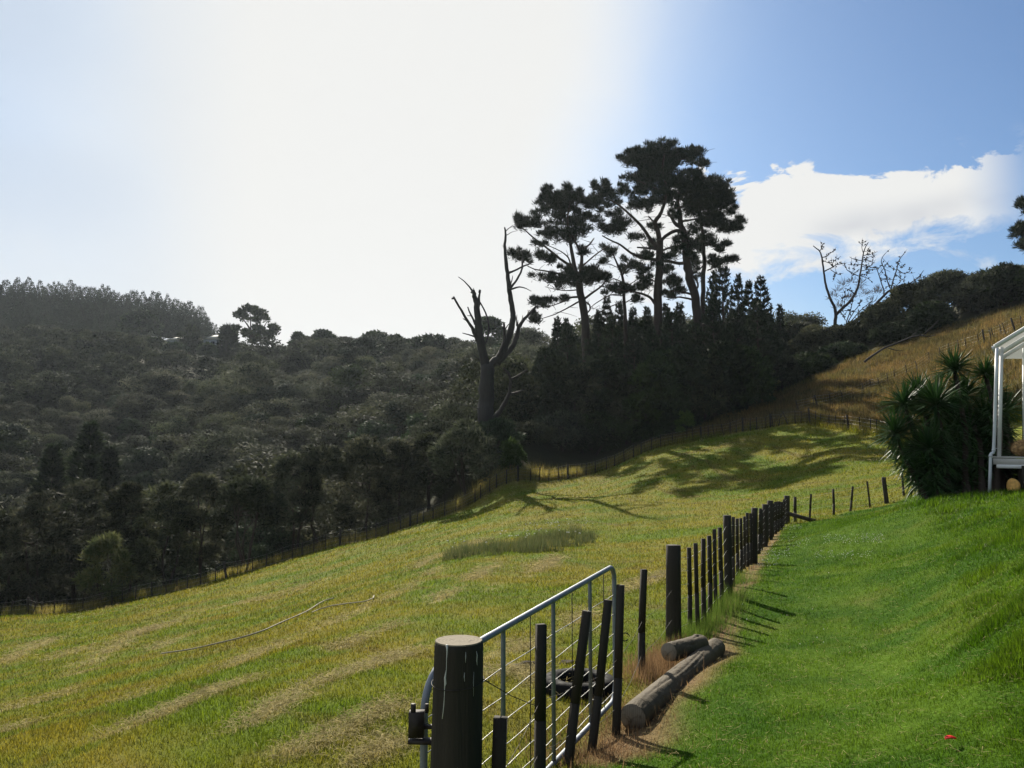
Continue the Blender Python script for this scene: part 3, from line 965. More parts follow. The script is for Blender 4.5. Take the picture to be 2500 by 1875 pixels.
mb.tube([c + np.array([.105 * math.cos(t), .105 * math.sin(t), 0.012 * math.sin(t * 1.0 + .6)]) for t in np.linspace(0, 2 * math.pi, 30)], 0.0016, 6, cap=False)
e0 = c + np.array([.10, .02, 0]); e1 = P(1305, 1722, 4.3)
mb.tube([e0, (e0 + e1) / 2 - np.array([0, 0, .01]), e1], 0.0024, 6)
adopt(mb.build('tie_wire', M['iron']), root)

# ---------------------------------------------------------------- steel gate
NEAR = P(1036, 1690, 3.62); FAR = P(1500, 1455, 6.0)
gv = FAR - NEAR; gv[2] = 0
glen = np.linalg.norm(gv); gdir = gv / glen
gup = np.array([0, 0, 1.0])
root = empty('gate', ground(FAR[0], FAR[1]), 'galvanised tube farm gate with wire mesh behind the battens', 'gate')
zt0, zt1 = float(P(1183, 1560, 4.13)[2]), float(P(1480, 1387, 5.9)[2])


def topz(s):
    s0 = (4.13 - 3.62) / (6.0 - 3.62) * glen; s1 = (5.9 - 3.62) / (6.0 - 3.62) * glen
    return zt0 + (zt1 - zt0) * (s - s0) / (s1 - s0)


def gpt(s, below):
    """point s metres along the gate, below metres under the top rail"""
    p = NEAR + gdir * s
    p[2] = topz(s) - below
    return p


HG = 0.93
def arc(s0, b0, s1, b1, cs, cb, n=8):
    pass
rc = 0.17
frame = [gpt(0, HG - 0.05)] + [gpt(0, b) for b in (0.7, 0.45, 0.3)] + [gpt(rc - rc * math.cos(a), rc - rc * math.sin(a)) for a in np.linspace(0.05, math.pi / 2, 8)]
frame += [gpt(s, 0) for s in np.linspace(rc + .1, glen - 0.14, 8)]
frame += [gpt(glen - 0.10 + 0.10 * math.sin(a), 0.10 - 0.10 * math.cos(a)) for a in np.linspace(0.1, math.pi / 2, 6)] + [gpt(glen, b) for b in (0.3, 0.5, 0.7, HG - 0.10)]
frame += [gpt(glen - 0.10 + 0.10 * math.cos(a), HG - 0.10 + 0.10 * math.sin(a)) for a in np.linspace(0.1, math.pi / 2, 5)]
frame += [gpt(s, HG) for s in np.linspace(glen - 0.2, 0.05, 5)] + [gpt(0, HG - 0.03)]
mb = MB(); mb.tube(frame, 0.0165, 14)
adopt(mb.build('tube_frame', M['galv'], smooth=True), root)


def s_at(u):
    lo, hi = 0.0, glen
    for _ in range(40):
        md = (lo + hi) / 2
        p = NEAR + gdir * md
        if p[0] / p[1] * F * 1.0 + CX < u: lo = md     # close enough for a slight pitch
        else: hi = md
    return (lo + hi) / 2


for u, r in ((1229, 0.0125), (1349, 0.0125), (1437, 0.0125)):
    s_ = s_at(u + (u - 1250) * 0.0)
    mb = MB(); mb.tube([gpt(s_, 0.0), gpt(s_, 0.012), gpt(s_, 0.04), gpt(s_, HG)], [r * 1.5, r, r, r], 10)
    adopt(mb.build('upright', M['galv'], smooth=True), root)
for u in (1140, 1294, 1394, 1470):
    s_ = s_at(u)
    mb = MB(); mb.tube([gpt(s_, 0), gpt(s_, HG * .5), gpt(s_, HG)], 0.0028, 6)
    adopt(mb.build('mesh_wire', M['iron']), root)
for b in (0.20, 0.34, 0.47, 0.59, 0.70, 0.79, 0.87):
    mb = MB(); mb.tube([gpt(s, b + 0.004 * math.sin(s * 9 + b * 20)) for s in np.linspace(0, glen, 22)], 0.0026, 6)
    adopt(mb.build('mesh_wire', M['wire']), root)
# hinge block and gudgeon at the near end
hb = P(1030, 1770, 3.52)
mb = MB()
mb.box(hb + np.array([-.022, 0, -.045]), hb + np.array([-.022, 0, .055]), .062, .05)
mb.box(hb + np.array([-.055, 0, -.062]), hb + np.array([.06, 0, -.066]), .014, .05, side=(0, 0, 1))
mb.tube([hb + np.array([-.035, -.01, .05]), hb + np.array([-.035, -.01, .088])], .011, 10)
mb.tube([hb + np.array([.02, 0, .05]), hb + np.array([.02, 0, .085])], .008, 10)
mb.box(hb + np.array([-.02, 0.01, -.01]), hb + np.array([.13, 0.01, -.01]), .012, .03, side=(0, 0, 1))
adopt(mb.build('hinge', M['iron']), root)

# ---------------------------------------------------------------- logs, tyre, small things
def log(name, a, b, r0, r1, label, seed):
    a = np.asarray(a); b = np.asarray(b)
    rng = np.random.default_rng(seed)
    root = empty(name, (a + b) / 2, label, 'log', 'round logs lying by the fence')
    mb = MB()
    n = 14; nr = 26
    d = unit(b - a)
    ts = np.linspace(0, 1, n)
    pts = [a + (b - a) * t for t in ts]
    rad = (r0 + (r1 - r0) * ts) * rng.uniform(0.985, 1.015, n)
    rad[0] *= 0.96; rad[-1] *= 0.96
    ref = unit(np.cross(d, [0, 0, 1.0])); up_ = np.cross(ref, d)
    nr, n = 64, 60
    ck = [(rng.uniform(0, 6.28), rng.uniform(0, .7), rng.uniform(.2, .5), rng.uniform(.004, .010)) for _ in range(16)]
    kn = [(rng.uniform(0, 6.28), rng.uniform(.05, .95), rng.uniform(.006, .012)) for _ in range(6)]
    Lg = np.linalg.norm(b - a)
    th = np.arange(nr) * 2 * math.pi / nr
    v = []
    for t in np.linspace(0, 1, n):
        rr = np.full(nr, np.interp(t, ts, rad)) * (1 + .02 * np.sin(2 * th + 1 + 2 * t) + .012 * np.sin(5 * th + 6 * t))
        for c0, t0, tl, dp in ck:
            e_ = np.clip(1 - abs((t - t0) / tl * 2 - 1), 0, 1) if t0 <= t <= t0 + tl else 0
            rr = rr - dp * e_ ** .5 * np.exp(-(np.sin((th - c0 - .15 * math.sin(9 * t)) / 2) / .035) ** 2)
        for c0, t0, hgt_ in kn:
            rr = rr + hgt_ * np.exp(-(np.sin((th - c0) / 2) / .13) ** 2 - ((t - t0) * Lg / .03) ** 2)
        rr = rr + rng.normal(0, .0008, nr)
        v.append(a + (b - a) * t + np.outer(np.cos(th) * rr, ref) + np.outer(np.sin(th) * rr, up_))
    k_ = np.arange(nr); i_ = np.arange(n - 1)[:, None] * nr
    mb.add(np.concatenate(v), np.stack([i_ + k_, i_ + (k_ + 1) % nr, i_ + nr + (k_ + 1) % nr, i_ + nr + k_], -1).reshape(-1, 4))
    nr = 40
    o = mb.build('log_shaft', M['log'], smooth=True, loc=a); o.parent = root; o.location = Vector(a) - root.location
    for e, dd, rr in ((a, -d, rad[0]), (b, d, rad[-1])):
        mb = MB()
        mb.tube([e - dd * 0.004, e + dd * 0.004], rr * 0.985, nr)
        o = mb.build('log_end', M['endgrain'], loc=e); o.parent = root; o.location = Vector(e) - root.location
    return root


a = P(1545, 1732, 5.82); b = P(1748, 1582, 7.72)
a[2] = H(a[0], a[1]) + 0.075; b[2] = H(b[0], b[1]) + 0.07
log('log', a, b, 0.096, 0.088, 'long pale round log lying on the dirt strip at the lawn edge', 1)
a2 = P(1633, 1592, 7.12); b2 = P(1712, 1571, 7.52)
log('log', a2, b2, 0.080, 0.078, 'short round log resting on the longer log beside the strainer post', 2)

c = P(1413, 1716, 6.75); c = ground(c[0], c[1]) + np.array([0, 0, 0.035])
mb = MB()
nr, ns = 36, 12
v = []
for i in range(nr):
    t = 2 * math.pi * i / nr
    for j in range(ns):
        a_ = 2 * math.pi * j / ns
        rr = 0.225 + 0.062 * (abs(math.cos(a_)) ** 0.6) * math.copysign(1, math.cos(a_))
        zz = 0.075 * (abs(math.sin(a_)) ** 0.6) * math.copysign(1, math.sin(a_))
        tread = 0.006 if (i % 2 and math.cos(a_) > 0.5) else 0
        v.append(c + np.array([(rr + tread) * math.cos(t), (rr + tread) * math.sin(t), zz]))
mb.add(v, [(i * ns + j, ((i + 1) % nr) * ns + j, ((i + 1) % nr) * ns + (j + 1) % ns, i * ns + (j + 1) % ns) for i in range(nr) for j in range(ns)])
tag(mb.build('tyre', M['rubber'], smooth=True), 'old black rubber tyre lying in the grass behind the gate', 'tyre')


def lump(name, c, r, mat, label, cat, seed, flat=0.7, amp=0.25, loc=True, n=24, group=None):
    import bmesh
    bm = bmesh.new()
    bmesh.ops.create_icosphere(bm, subdivisions=4, radius=1.0)
    rng = np.random.default_rng(seed)
    dirs = unit(rng.normal(0, 1, (n, 3))); ph = rng.uniform(-1, 1, n); fr = rng.uniform(2, 6, n)
    for vv in bm.verts:
        p = np.array(vv.co)
        k = 1 + amp * float((ph * np.sin(fr * (dirs @ p) + ph * 9)).sum()) / math.sqrt(n)
        p = p * k * np.asarray(r)
        p[2] = p[2] * flat
        vv.co = Vector(p)
    me = bpy.data.meshes.new(name); bm.to_mesh(me); bm.free()
    me.polygons.foreach_set('use_smooth', np.ones(len(me.polygons), bool))
    me.materials.append(M[mat])
    o = bpy.data.objects.new(name, me); COL.objects.link(o); o.location = tuple(float(x) for x in c)
    return tag(o, label, cat, group)


c = hit(1283, 1633); lump('soil_mound', c + [0, 0, .02], (.11, .09, .07), 'soil', 'dark clod of soil in the cut grass seen through the near half of the gate', 'soil', 5, amp=0.5)
c = hit(1388, 1620); lump('soil_mound', c, (.09, .08, .035), 'soil', 'low dark molehill in the paddock behind the first leaning batten', 'soil', 6, amp=0.5)
c = hit(1600, 1412); lump('soil_mound', c, (.20, .14, .05), 'soil', 'flat dark scrape of soil in the paddock left of the round strainer post', 'soil', 8, amp=0.5)

# red petal on the lawn
c = hit(2322, 1827)
mb = MB()
k = 9
vv = []
for i in range(k):
    t = i / (k - 1)
    wdt = 0.017 * math.sin(math.pi * (0.08 + 0.87 * t)) ** 0.7
    for j in range(5):
        q = (j - 2) / 2
        vv.append(c + np.array([-0.026 + 0.052 * t, q * wdt, 0.040 + 0.010 * q * q + 0.005 * math.sin(3 * t)]))
mb.add(vv, [(i * 5 + j, i * 5 + j + 1, (i + 1) * 5 + j + 1, (i + 1) * 5 + j) for i in range(k - 1) for j in range(4)])
o = mb.build('petal', M['red'], smooth=True)
sm = o.modifiers.new('thickness', 'SOLIDIFY'); sm.thickness = 0.0015
tag(o, 'small bright red petal lying on the mown lawn', 'petal')

# pale plastic water pipes on the paddock
def ground_pipe(pix, r, label):
    pts = np.array([hit(u, v) for u, v in pix])
    t = np.linspace(0, 1, len(pts)); q = np.linspace(0, 1, 50)
    pp = np.stack([np.interp(q, t, pts[:, i]) for i in range(3)], -1)
    ker = np.array([1, 2, 3, 2, 1]) / 9
    for i in range(2):
        pad = np.pad(pp[:, i], 2, mode='edge'); pp[:, i] = np.convolve(pad, ker, 'valid')
    pp[:, 2] = H(pp[:, 0], pp[:, 1]) + r + 0.035
    mb = MB(); mb.tube(pp, r, 8)
    tag(mb.build('water_pipe', M['pipe'], smooth=True), label, 'pipe', 'plastic pipes lying on the paddock')


S_ = 2500 / 2212
ground_pipe([(u * S_, v * S_) for u, v in [(345, 1417), (390, 1411), (430, 1404), (520, 1383), (570, 1367), (610, 1348), (660, 1327), (690, 1307), (705, 1300), (722, 1296)]], 0.016, 'long pale plastic pipe curving across the cut paddock')
ground_pipe([(u * S_, v * S_) for u, v in [(672, 1328), (690, 1320), (720, 1312), (790, 1304), (806, 1297), (808, 1291)]], 0.014, 'shorter pale pipe end lying beside the long pipe on the paddock')

# ---------------------------------------------------------------- cut hay, rushes, clover
rng = np.random.default_rng(91)
px, py, pw, pz = [], [], [], []
for q in HAYW:
    sg = np.linalg.norm(np.diff(q, axis=0), axis=1); cs = np.r_[0, np.cumsum(sg)]
    dmean = np.hypot(*q.mean(0))
    n = int(np.clip(cs[-1] * 1300 / (dmean / 6), 250, 3600))
    t = rng.uniform(0, cs[-1], n)
    xx = np.interp(t, cs, q[:, 0]); yy = np.interp(t, cs, q[:, 1])
    dens = vnoise(xx * 1.0, yy * 1.0, 0.55, 60, 2)
    kk = dens > 0.5
    xx, yy = xx[kk], yy[kk]
    wd = 0.06 + 0.009 * dmean
    px.append(xx + rng.normal(0, wd, len(xx))); py.append(yy + rng.normal(0, wd * 1.2, len(xx)))
# raked rows parallel to the back fence
for rowd in np.arange(-1.2, -30, -1.9):
    n = 700
    si = rng.integers(1, len(FW) - 2, n); fr = rng.uniform(0, 1, n)
    p = FW[si] + (FW[si + 1] - FW[si]) * fr[:, None]
    dd = FW[si + 1] - FW[si]; nn = np.stack([-dd[:, 1], dd[:, 0]], -1) / np.linalg.norm(dd, axis=1)[:, None]
    p = p + nn * (rowd + rng.normal(0, 0.16, n))[:, None]
    kk = (vnoise(p[:, 0], p[:, 1] * 0.3 + rowd * 7, 3.0, 63, 2) > 0.50) & (p[:, 1] > 18)
    px.append(p[kk, 0]); py.append(p[kk, 1])
px = np.concatenate(px); py = np.concatenate(py)
mk_ = masks(px, py)
kk = (mk_['lawn'] < 0.2) & (mk_['row'] < -0.3)
px, py = px[kk], py[kk]
n = len(px)
r = np.hypot(px, py)
z = H(px, py) + rng.uniform(0.01, 0.065, n) * (1 + r / 30)
a = rng.uniform(0, 2 * math.pi, n); ln_ = rng.uniform(0.02, 0.09, n) * (1 + r / 25); wd = 0.0014 + 0.00035 * r
D = np.stack([np.cos(a), np.sin(a), rng.normal(0, 0.22, n)], -1) * ln_[:, None]
Sd = np.stack([-np.sin(a), np.cos(a), rng.normal(0, 0.5, n)], -1) * (wd / 2)[:, None]
b0 = np.stack([px, py, z], -1)
mid = b0 + D * 0.5 + np.array([0, 0, 1]) * (ln_ * 0.12)[:, None]
V = np.stack([b0 - Sd, b0 + Sd, mid + Sd, mid - Sd, b0 + D], 1).reshape(-1, 3)
bi = np.arange(n)[:, None] * 5
o = add_mesh('cut_hay', V, [bi + np.array([[0, 1, 2, 3]]), bi + np.array([[3, 2, 4]])], M['hay'], attrs={'tint': np.repeat(rng.uniform(0, 1, n), 5)})
tag(o, 'pale strands of cut hay lying in rows on the paddock', 'hay', kind='stuff')

# loose clippings on the lawn
rng = np.random.default_rng(95)
px, py = view_scatter(rng, 5200, 3.0, 17, 1350, 2600)
kk = sdf_poly(px, py, LAWN) > 0
px, py = px[kk], py[kk]
n = len(px); r = np.hypot(px, py)
z = H(px, py) + .018 + .0012 * r + rng.uniform(0, .012, n)
a = rng.uniform(0, 2 * math.pi, n); ln_ = rng.uniform(.02, .07, n) * (1 + r / 30); wd = .0014 + .0003 * r
D = np.stack([np.cos(a), np.sin(a), rng.normal(0, .15, n)], -1) * ln_[:, None]
Sd = np.stack([-np.sin(a), np.cos(a), 0 * a], -1) * (wd / 2)[:, None]
b0 = np.stack([px, py, z], -1)
V = np.stack([b0 - Sd, b0 + Sd, b0 + D], 1).reshape(-1, 3)
tag(add_mesh('grass_clippings', V, np.arange(3 * n).reshape(-1, 3), M['hay'], attrs={'tint': np.repeat(rng.uniform(0, 1, n), 3)}), 'scattered dry grass clippings on the lawn', 'clippings', kind='stuff')

# rush patch
poly = np.array([hit(u * S_, v * S_)[:2] for u, v in [(968, 1210), (1010, 1205), (1100, 1197), (1190, 1190), (1262, 1172), (1264, 1150), (1200, 1160), (1080, 1180), (1000, 1192)]])
lo, hi = poly.min(0), poly.max(0)
cx_ = rng.uniform(lo[0] - .2, hi[0] + .2, 900); cy_ = rng.uniform(lo[1] - .3, hi[1] + .3, 900)
k = sdf_poly(cx_, cy_, list(poly)) > -.35 + .6 * (vnoise(cx_, cy_, 1.3, 74, 2) - .4)
cx_, cy_ = cx_[k][:150], cy_[k][:150]
ch_ = rng.uniform(.25, 1.0, len(cx_)) ** 1.3
i_ = rng.integers(0, len(cx_), 7000)
x = cx_[i_] + rng.normal(0, .13, len(i_)); y = cy_[i_] + rng.normal(0, .13, len(i_)); cl = ch_[i_]
blade_mesh('rushes', x, y, rng.uniform(0.3, 1.0, len(x)) * cl * .62, rng.uniform(0.012, 0.034, len(x)), 0.55, M['rush'], 71, 'patch of uncut rushes and flowering weeds in the wet hollow of the paddock', 'rushes')
wx = rng.choice(len(cx_), 60); V = []
pf = np.stack([cx_[wx] + rng.normal(0, .2, 60), cy_[wx] + rng.normal(0, .2, 60)], -1)
pf = np.c_[pf, H(pf[:, 0], pf[:, 1]) + rng.uniform(.3, .7, 60)]
oc = np.array([[1, 0, 0], [-1, 0, 0], [0, 1, 0], [0, -1, 0], [0, 0, .6], [0, 0, -.6]])
of_ = np.array([[0, 2, 4], [2, 1, 4], [1, 3, 4], [3, 0, 4], [2, 0, 5], [1, 2, 5], [3, 1, 5], [0, 3, 5]])
tag(add_mesh('weed_flowers', (pf[:, None] + oc[None] * rng.uniform(.02, .04, 60)[:, None, None]).reshape(-1, 3), (np.arange(60)[:, None, None] * 6 + of_[None]).reshape(-1, 3), M['clover'], attrs={'tint': rng.uniform(0, 1, 360)}),
    'pale flower heads among the rushes in the paddock', 'flowers', kind='stuff')
# dry reddish weed stalks round the logs and under the gate
def weeds(name, pix, n, spread, hgt, mat, seed, label, lean=0.6, wid=0.004):
    rng = np.random.default_rng(seed)
    c = np.array([hit(u, v)[:2] for u, v in pix])
    i = rng.integers(0, len(c), n)
    x = c[i, 0] + rng.normal(0, spread, n); y = c[i, 1] + rng.normal(0, spread, n)
    blade_mesh(name, x, y, rng.uniform(0.3, 1.0, n) * hgt, rng.uniform(0.6, 1.4, n) * wid, lean, M[mat], seed, label, 'weeds')
weeds('dry_weeds', [(1585, 1660), (1600, 1640), (1620, 1620), (1640, 1600), (1590, 1630)], 2600, 0.12, 0.24, 'dry_stem', 81, 'dry reddish weed stalks growing behind the round logs')
weeds('dry_weeds', [(1470, 1790), (1420, 1830), (1500, 1760), (1390, 1860), (1540, 1740), (1480, 1850)], 3600, 0.20, 0.12, 'dry_stem', 82, 'brown dead grass stalks under the steel gate', 1.1)
weeds('fence_tussocks', [(1700, 1545), (1722, 1530), (1742, 1500), (1756, 1488), (1775, 1462), (1690, 1560), (1795, 1425)], 5200, 0.16, 0.26, 'tussock', 83, 'longer green grass tussocks along the foot of the lawn fence', 0.7)
# clover flowers on the lawn
pts = []
for (u0, u1, v0, v1, n) in [(1880, 1980, 1315, 1345, 60), (1855, 1935, 1345, 1365, 60), (2010, 2160, 1310, 1335, 150), (1990, 2130, 1352, 1372, 70), (1900, 1960, 1285, 1300, 50), (1850, 1900, 1370, 1390, 40), (1800, 2100, 1400, 1600, 12)]:
    for _ in range(n):
        pts.append(hit(rng.uniform(u0, u1), rng.uniform(v0, v1)))
pts = np.array(pts)
n = len(pts)
oct_v = np.array([[1, 0, 0], [-1, 0, 0], [0, 1, 0], [0, -1, 0], [0, 0, 1], [0, 0, -1.0]])
oct_f = np.array([[0, 2, 4], [2, 1, 4], [1, 3, 4], [3, 0, 4], [2, 0, 5], [1, 2, 5], [3, 1, 5], [0, 3, 5]])
V = (pts[:, None] + np.array([0, 0, .055]) + oct_v[None] * rng.uniform(.005, .009, n)[:, None, None]).reshape(-1, 3)
Fc = (np.arange(n)[:, None, None] * 6 + oct_f[None]).reshape(-1, 3)
tag(add_mesh('clover_flowers', V, Fc, M['clover'], attrs={'tint': np.repeat(rng.uniform(0, 1, n), 6)}), 'tiny white clover flowers scattered in the lawn', 'flowers', kind='stuff')

# ---------------------------------------------------------------- verandah corner of the house
VD = 17.2
root = empty('verandah', P(2470, 1205, VD), 'corner of a white house verandah with deck, posts and clear roof', 'verandah')


def part(mb, name, mat, smooth=False):
    return adopt(mb.build(name, M[mat], smooth=smooth), root)


e0 = P(2429, 846, VD); e1 = e0 + (P(2545, 776, VD) - e0) * 3.4
back = np.array([1.22, 1.9, 0])
mb = MB(); mb.box(e0, e1, .045, .085, side=(0, 1, 0)); part(mb, 'barge_board', 'white')
mb = MB(); mb.box(e0 + [0, .03, -.02], e0 + back + [0, 0, -.02], .09, .075); part(mb, 'gutter', 'grey_white')
mb = MB()
nn_ = 26; v = []
for i in range(nn_ + 1):
    for j in (0, 1):
        t = i / nn_
        p = e0 + (e1 - e0) * t + (back * (j * 0.98 + 0.02))
        # corrugations run down the slope, so height varies along the depth only slightly
        v.append(p + np.array([0, 0, .045 + 0.008 * (i % 2)]))
mb.add(v, [(2 * i, 2 * i + 2, 2 * i + 3, 2 * i + 1) for i in range(nn_)])
part(mb, 'roof_sheet', 'clear')
for j in (0.02, 0.5, 0.97):
    a_ = e0 + back * j + np.array([.05, 0, -.03]); b_ = e1 + back * j + np.array([0, 0, -.03])
    if j > 0.02:
        mb = MB(); mb.box(a_, b_, .045, .09, side=(0, 1, 0)); part(mb, 'rafter', 'white')
# infill panel and beam at the far end
a_ = e0 + back + np.array([.05, -.02, -.05]); b_ = np.array([e1[0] + back[0], a_[1], a_[2]]); c_ = e1 + back + np.array([0, -.02, -.05])
mb = MB(); mb.add([a_, b_, c_, a_ + [0, .01, 0], b_ + [0, .01, 0], c_ + [0, .01, 0]], [(0, 1, 2), (5, 4, 3)]); part(mb, 'gable_panel', 'clear')
# posts
mb = MB(); mb.box(P(2439, 1116, VD + .25), P(2445, 848, VD + .25), .058, .058); part(mb, 'post', 'white')
mb = MB(); mb.box(P(2500, 1118, VD + 1.6), P(2500, 850, VD + 1.6), .05, .05); part(mb, 'post', 'white')
# downpipe with its offset bend
pp = [P(u, v_, VD - .04) for u, v_ in [(2434, 850), (2431, 950), (2428.5, 1040), (2426.5, 1085), (2426, 1101), (2424.5, 1105.5), (2420, 1107.5), (2418.5, 1111), (2418.3, 1120), (2417.3, 1160), (2415.5, 1203)]]
mb = MB(); mb.tube(pp, .031, 14); part(mb, 'downpipe', 'grey_white', True)
mb = MB()
for u, v_ in ((2426, 1099), (2418.4, 1113)):
    c = P(u, v_, VD - .04); mb.tube([c - [0, 0, .02], c + [0, 0, .02]], .036, 14)
mb.box(P(2426, 1094, VD - .02), P(2437, 1095, VD + .2), .012, .02, side=(0, 0, 1))
part(mb, 'pipe_bracket', 'grey_white')
# deck
d0 = P(2425, 1117.5, VD); dz_ = d0[2]
dx0, dx1 = d0[0], float(e1[0]) + .3
for i in range(14):
    mb = MB(); yy = VD + i * .142
    mb.box(np.array([dx0 + i * .0912, yy + .07, dz_ + .012]), np.array([dx1, yy + .07, dz_ - .06]), .135, .028, side=(0, 1, 0)); part(mb, 'deck_board', 'deck')
mb = MB(); mb.box(np.array([dx0 + .005, VD + .005, dz_ - .075]), np.array([dx1, VD + .005, dz_ - .145]), .03, .125, side=(0, 1, 0)); part(mb, 'fascia', 'deck')
mb = MB(); mb.box(np.array([dx0 + .05, VD - .02, dz_ - .175]), np.array([dx1, VD - .02, dz_ - .245]), .025, .075, side=(0, 1, 0)); part(mb, 'fascia', 'white')
mb = MB(); mb.box(np.array([dx0 + .12, VD + .05, dz_ - .14]), np.array([dx0 + 1.32, VD + 1.9, dz_ - .14]), .045, .14); part(mb, 'joist', 'post')
for u, y_, r_ in ((2487, VD + .2, .05), (2492, VD - .15, .022), (2452, VD + 1.2, .05), (2500, VD + 1.6, .05)):
    x_ = float((u - CX) / F * y_); zb = float(H(x_, y_))
    mb = MB(); mb.box(np.array([x_, y_, zb - .1]), np.array([x_, y_, dz_ - .16]), r_ * 2, r_ * 2); part(mb, 'pile', 'post')
wd_ = unit(np.array([1.22, 1.9, 0])); wn_ = np.array([wd_[1], -wd_[0], 0])
w0_ = np.array([float(e1[0]) + .05, VD, 0]) - wd_ * 2.5
mb = MB()
for i in range(30):
    up_ = np.array([0, 0, -1.35 + i * .18])
    mb.box(w0_ + up_, w0_ + up_ + wd_ * 9, .022, .175, side=wn_)
mid_ = w0_ + wn_ * 2.6 + np.array([0, 0, 1.3])
mb.box(mid_, mid_ + wd_ * 9, 5.1, 5.2, side=wn_)
part(mb, 'house_wall', 'white')
# dark base boards closing the back of the underfloor
mb = MB()
for i in range(7):
    zz = dz_ - .22 - i * .13
    mb.box(np.array([dx0 + 1.3, VD + 2.0, zz]), np.array([dx1, VD + 2.0, zz]), .02, .12, side=(0, 1, 0))
part(mb, 'base_boards', 'post')

bx_ = P(2474, 1192, VD - .05)
lump('boulder', (bx_[0], bx_[1], float(H(bx_[0], bx_[1])) + .10), (.125, .13, .17), 'boulder', 'rounded ochre boulder on the ground under the verandah deck', 'boulder', 15, flat=1.0, amp=0.12)
# shaggy hay bale on the deck
root2 = empty('hay_bale', (P(2490, 1100, VD + .5)[0], VD + .5, dz_ + .03), 'shaggy brown hay bale standing on the verandah deck', 'bale')
c = np.array(root2.location) + np.array([.10, 0, .17])
rng = np.random.default_rng(17)
o = lump('bale_core', c, (.26, .22, .17), 'bale', None, None, 18, flat=1.0, amp=0.10)
o.parent = root2; o.location = Vector(c) - root2.location
n = 2600
dr = unit(rng.normal(0, 1, (n, 3)))
p0 = c + dr * np.array([.25, .21, .165]); q0 = p0 + unit(dr * .5 + rng.normal(0, .7, (n, 3))) * rng.uniform(.03, .09, n)[:, None]
sd_ = unit(np.cross(q0 - p0, rng.normal(0, 1, (n, 3)))) * .003
V = np.stack([p0 - sd_, p0 + sd_, q0], 1).reshape(-1, 3)
o = add_mesh('loose_straw', V, np.arange(3 * n).reshape(-1, 3), M['dry_stem'], attrs={'tint': np.repeat(rng.uniform(0, .8, n), 3)}); adopt(o, root2)
o['kind'] = 'stuff'

# ---------------------------------------------------------------- yucca
YD = 19.0
yroot = empty('yucca', hit(2290, 1213), 'big dark green yucca clump with spiky rosettes beside the verandah', 'yucca')
yb = np.array(yroot.location)
ROS = [(2330, 898, 47, .2), (2405, 910, 36, .5), (2285, 985, 62, -.5), (2207, 985, 54, .1), (2186, 1056, 50, -.3), (2267, 1096, 54, -.9), (2452, 1003, 50, .8), (2408, 1025, 55, .2), (2267, 1155, 46, -1.0), (2353, 965, 52, .5),
       (2240, 955, 44, .6), (2360, 1060, 58, .1), (2330, 1120, 55, .0), (2390, 1130, 55, .1), (2225, 1120, 44, .2), (2315, 1170, 48, -.4), (2370, 1180, 46, -.2), (2310, 1010, 52, .6), (2440, 1100, 50, .9), (2425, 960, 40, .9), (2345, 1010, 50, .9), (2395, 1080, 50, .7)]
rng = np.random.default_rng(23)
for i, (u, v_, rp, dy) in enumerate(ROS):
    c = P(u, v_, YD + dy)
    Lf = rp / F * YD * 1.5
    base = yb + np.array([(c[0] - yb[0]) * .55, .35 + rng.uniform(-.2, .3), 0]); base[2] = float(H(base[0], base[1])) - .05
    n, n2 = 190, 200
    zz = np.r_[rng.uniform(-0.45, 1, n), rng.uniform(-0.95, 0.25, n2)]; n += n2
    a = rng.uniform(0, 2 * math.pi, n)
    hr = np.sqrt(1 - np.clip(zz, -1, 1) ** 2)
    D = np.stack([np.cos(a) * hr, np.sin(a) * hr, zz], -1)
    lt = rng.uniform(.75, 1.08, n) * Lf
    lt[-n2:] *= .8
    w = rng.uniform(.034, .055, n)
    side = unit(np.cross(D, np.array([0, 0, 1.0]) + rng.normal(0, .1, (n, 3))))
    nrm = np.cross(side, D)
    dn = np.r_[rng.uniform(0, .10, n - n2), rng.uniform(.05, .75, n2)]
    core = c + (base - c) * dn[:, None] * np.r_[np.full(n - n2, .3), np.ones(n2)][:, None]
    p0 = core + D * .03
    droop = np.array([0, 0, -1.0]) * (lt * .10 * hr)[:, None]
    p1 = core + D * (lt * .5)[:, None]
    p2 = core + D * lt[:, None] + droop
    V = np.stack([p0 - side * w[:, None] * .35, p0 + side * w[:, None] * .35, p1 + side * w[:, None] * .5 + nrm * .006, p1 - nrm * .004, p1 - side * w[:, None] * .5 + nrm * .006, p2, p0], 1).reshape(-1, 3)
    b_ = np.arange(n)[:, None] * 7
    fc = [b_ + np.array([[6, 1, 2, 3]]), b_ + np.array([[0, 6, 3, 4]]), b_ + np.array([[3, 2, 5]]), b_ + np.array([[4, 3, 5]])]
    o = add_mesh('rosette', V, fc, M['yucca'], attrs={'tint': np.repeat(rng.uniform(0, 1, n), 7)})
    adopt(o, yroot)
    md = (base + c) / 2 + np.array([(c[0] - base[0]) * .2, 0, -.05])
    mb = MB(); mb.tube([base, md, c - [0, 0, .03]], [.07, .055, .045], 9, jit=.08, rng=rng)
    adopt(mb.build('trunk', M['bark']), yroot)
# ---------------------------------------------------------------- foliage
def cards(p, d, ln, wd, rng, nrm=None):
    """rhombic leaf sprays: p base, d unit direction, nrm the way the flat side faces"""
    n = len(p)
    s = unit(np.cross(d, rng.normal(0, 1, (n, 3)) if nrm is None else nrm)) * (wd / 2)[:, None]
    m = p + d * (ln * 0.45)[:, None]
    V = np.stack([p, m - s, p + d * ln[:, None], m + s], 1).reshape(-1, 3)
    return V, np.arange(4 * n).reshape(-1, 4)


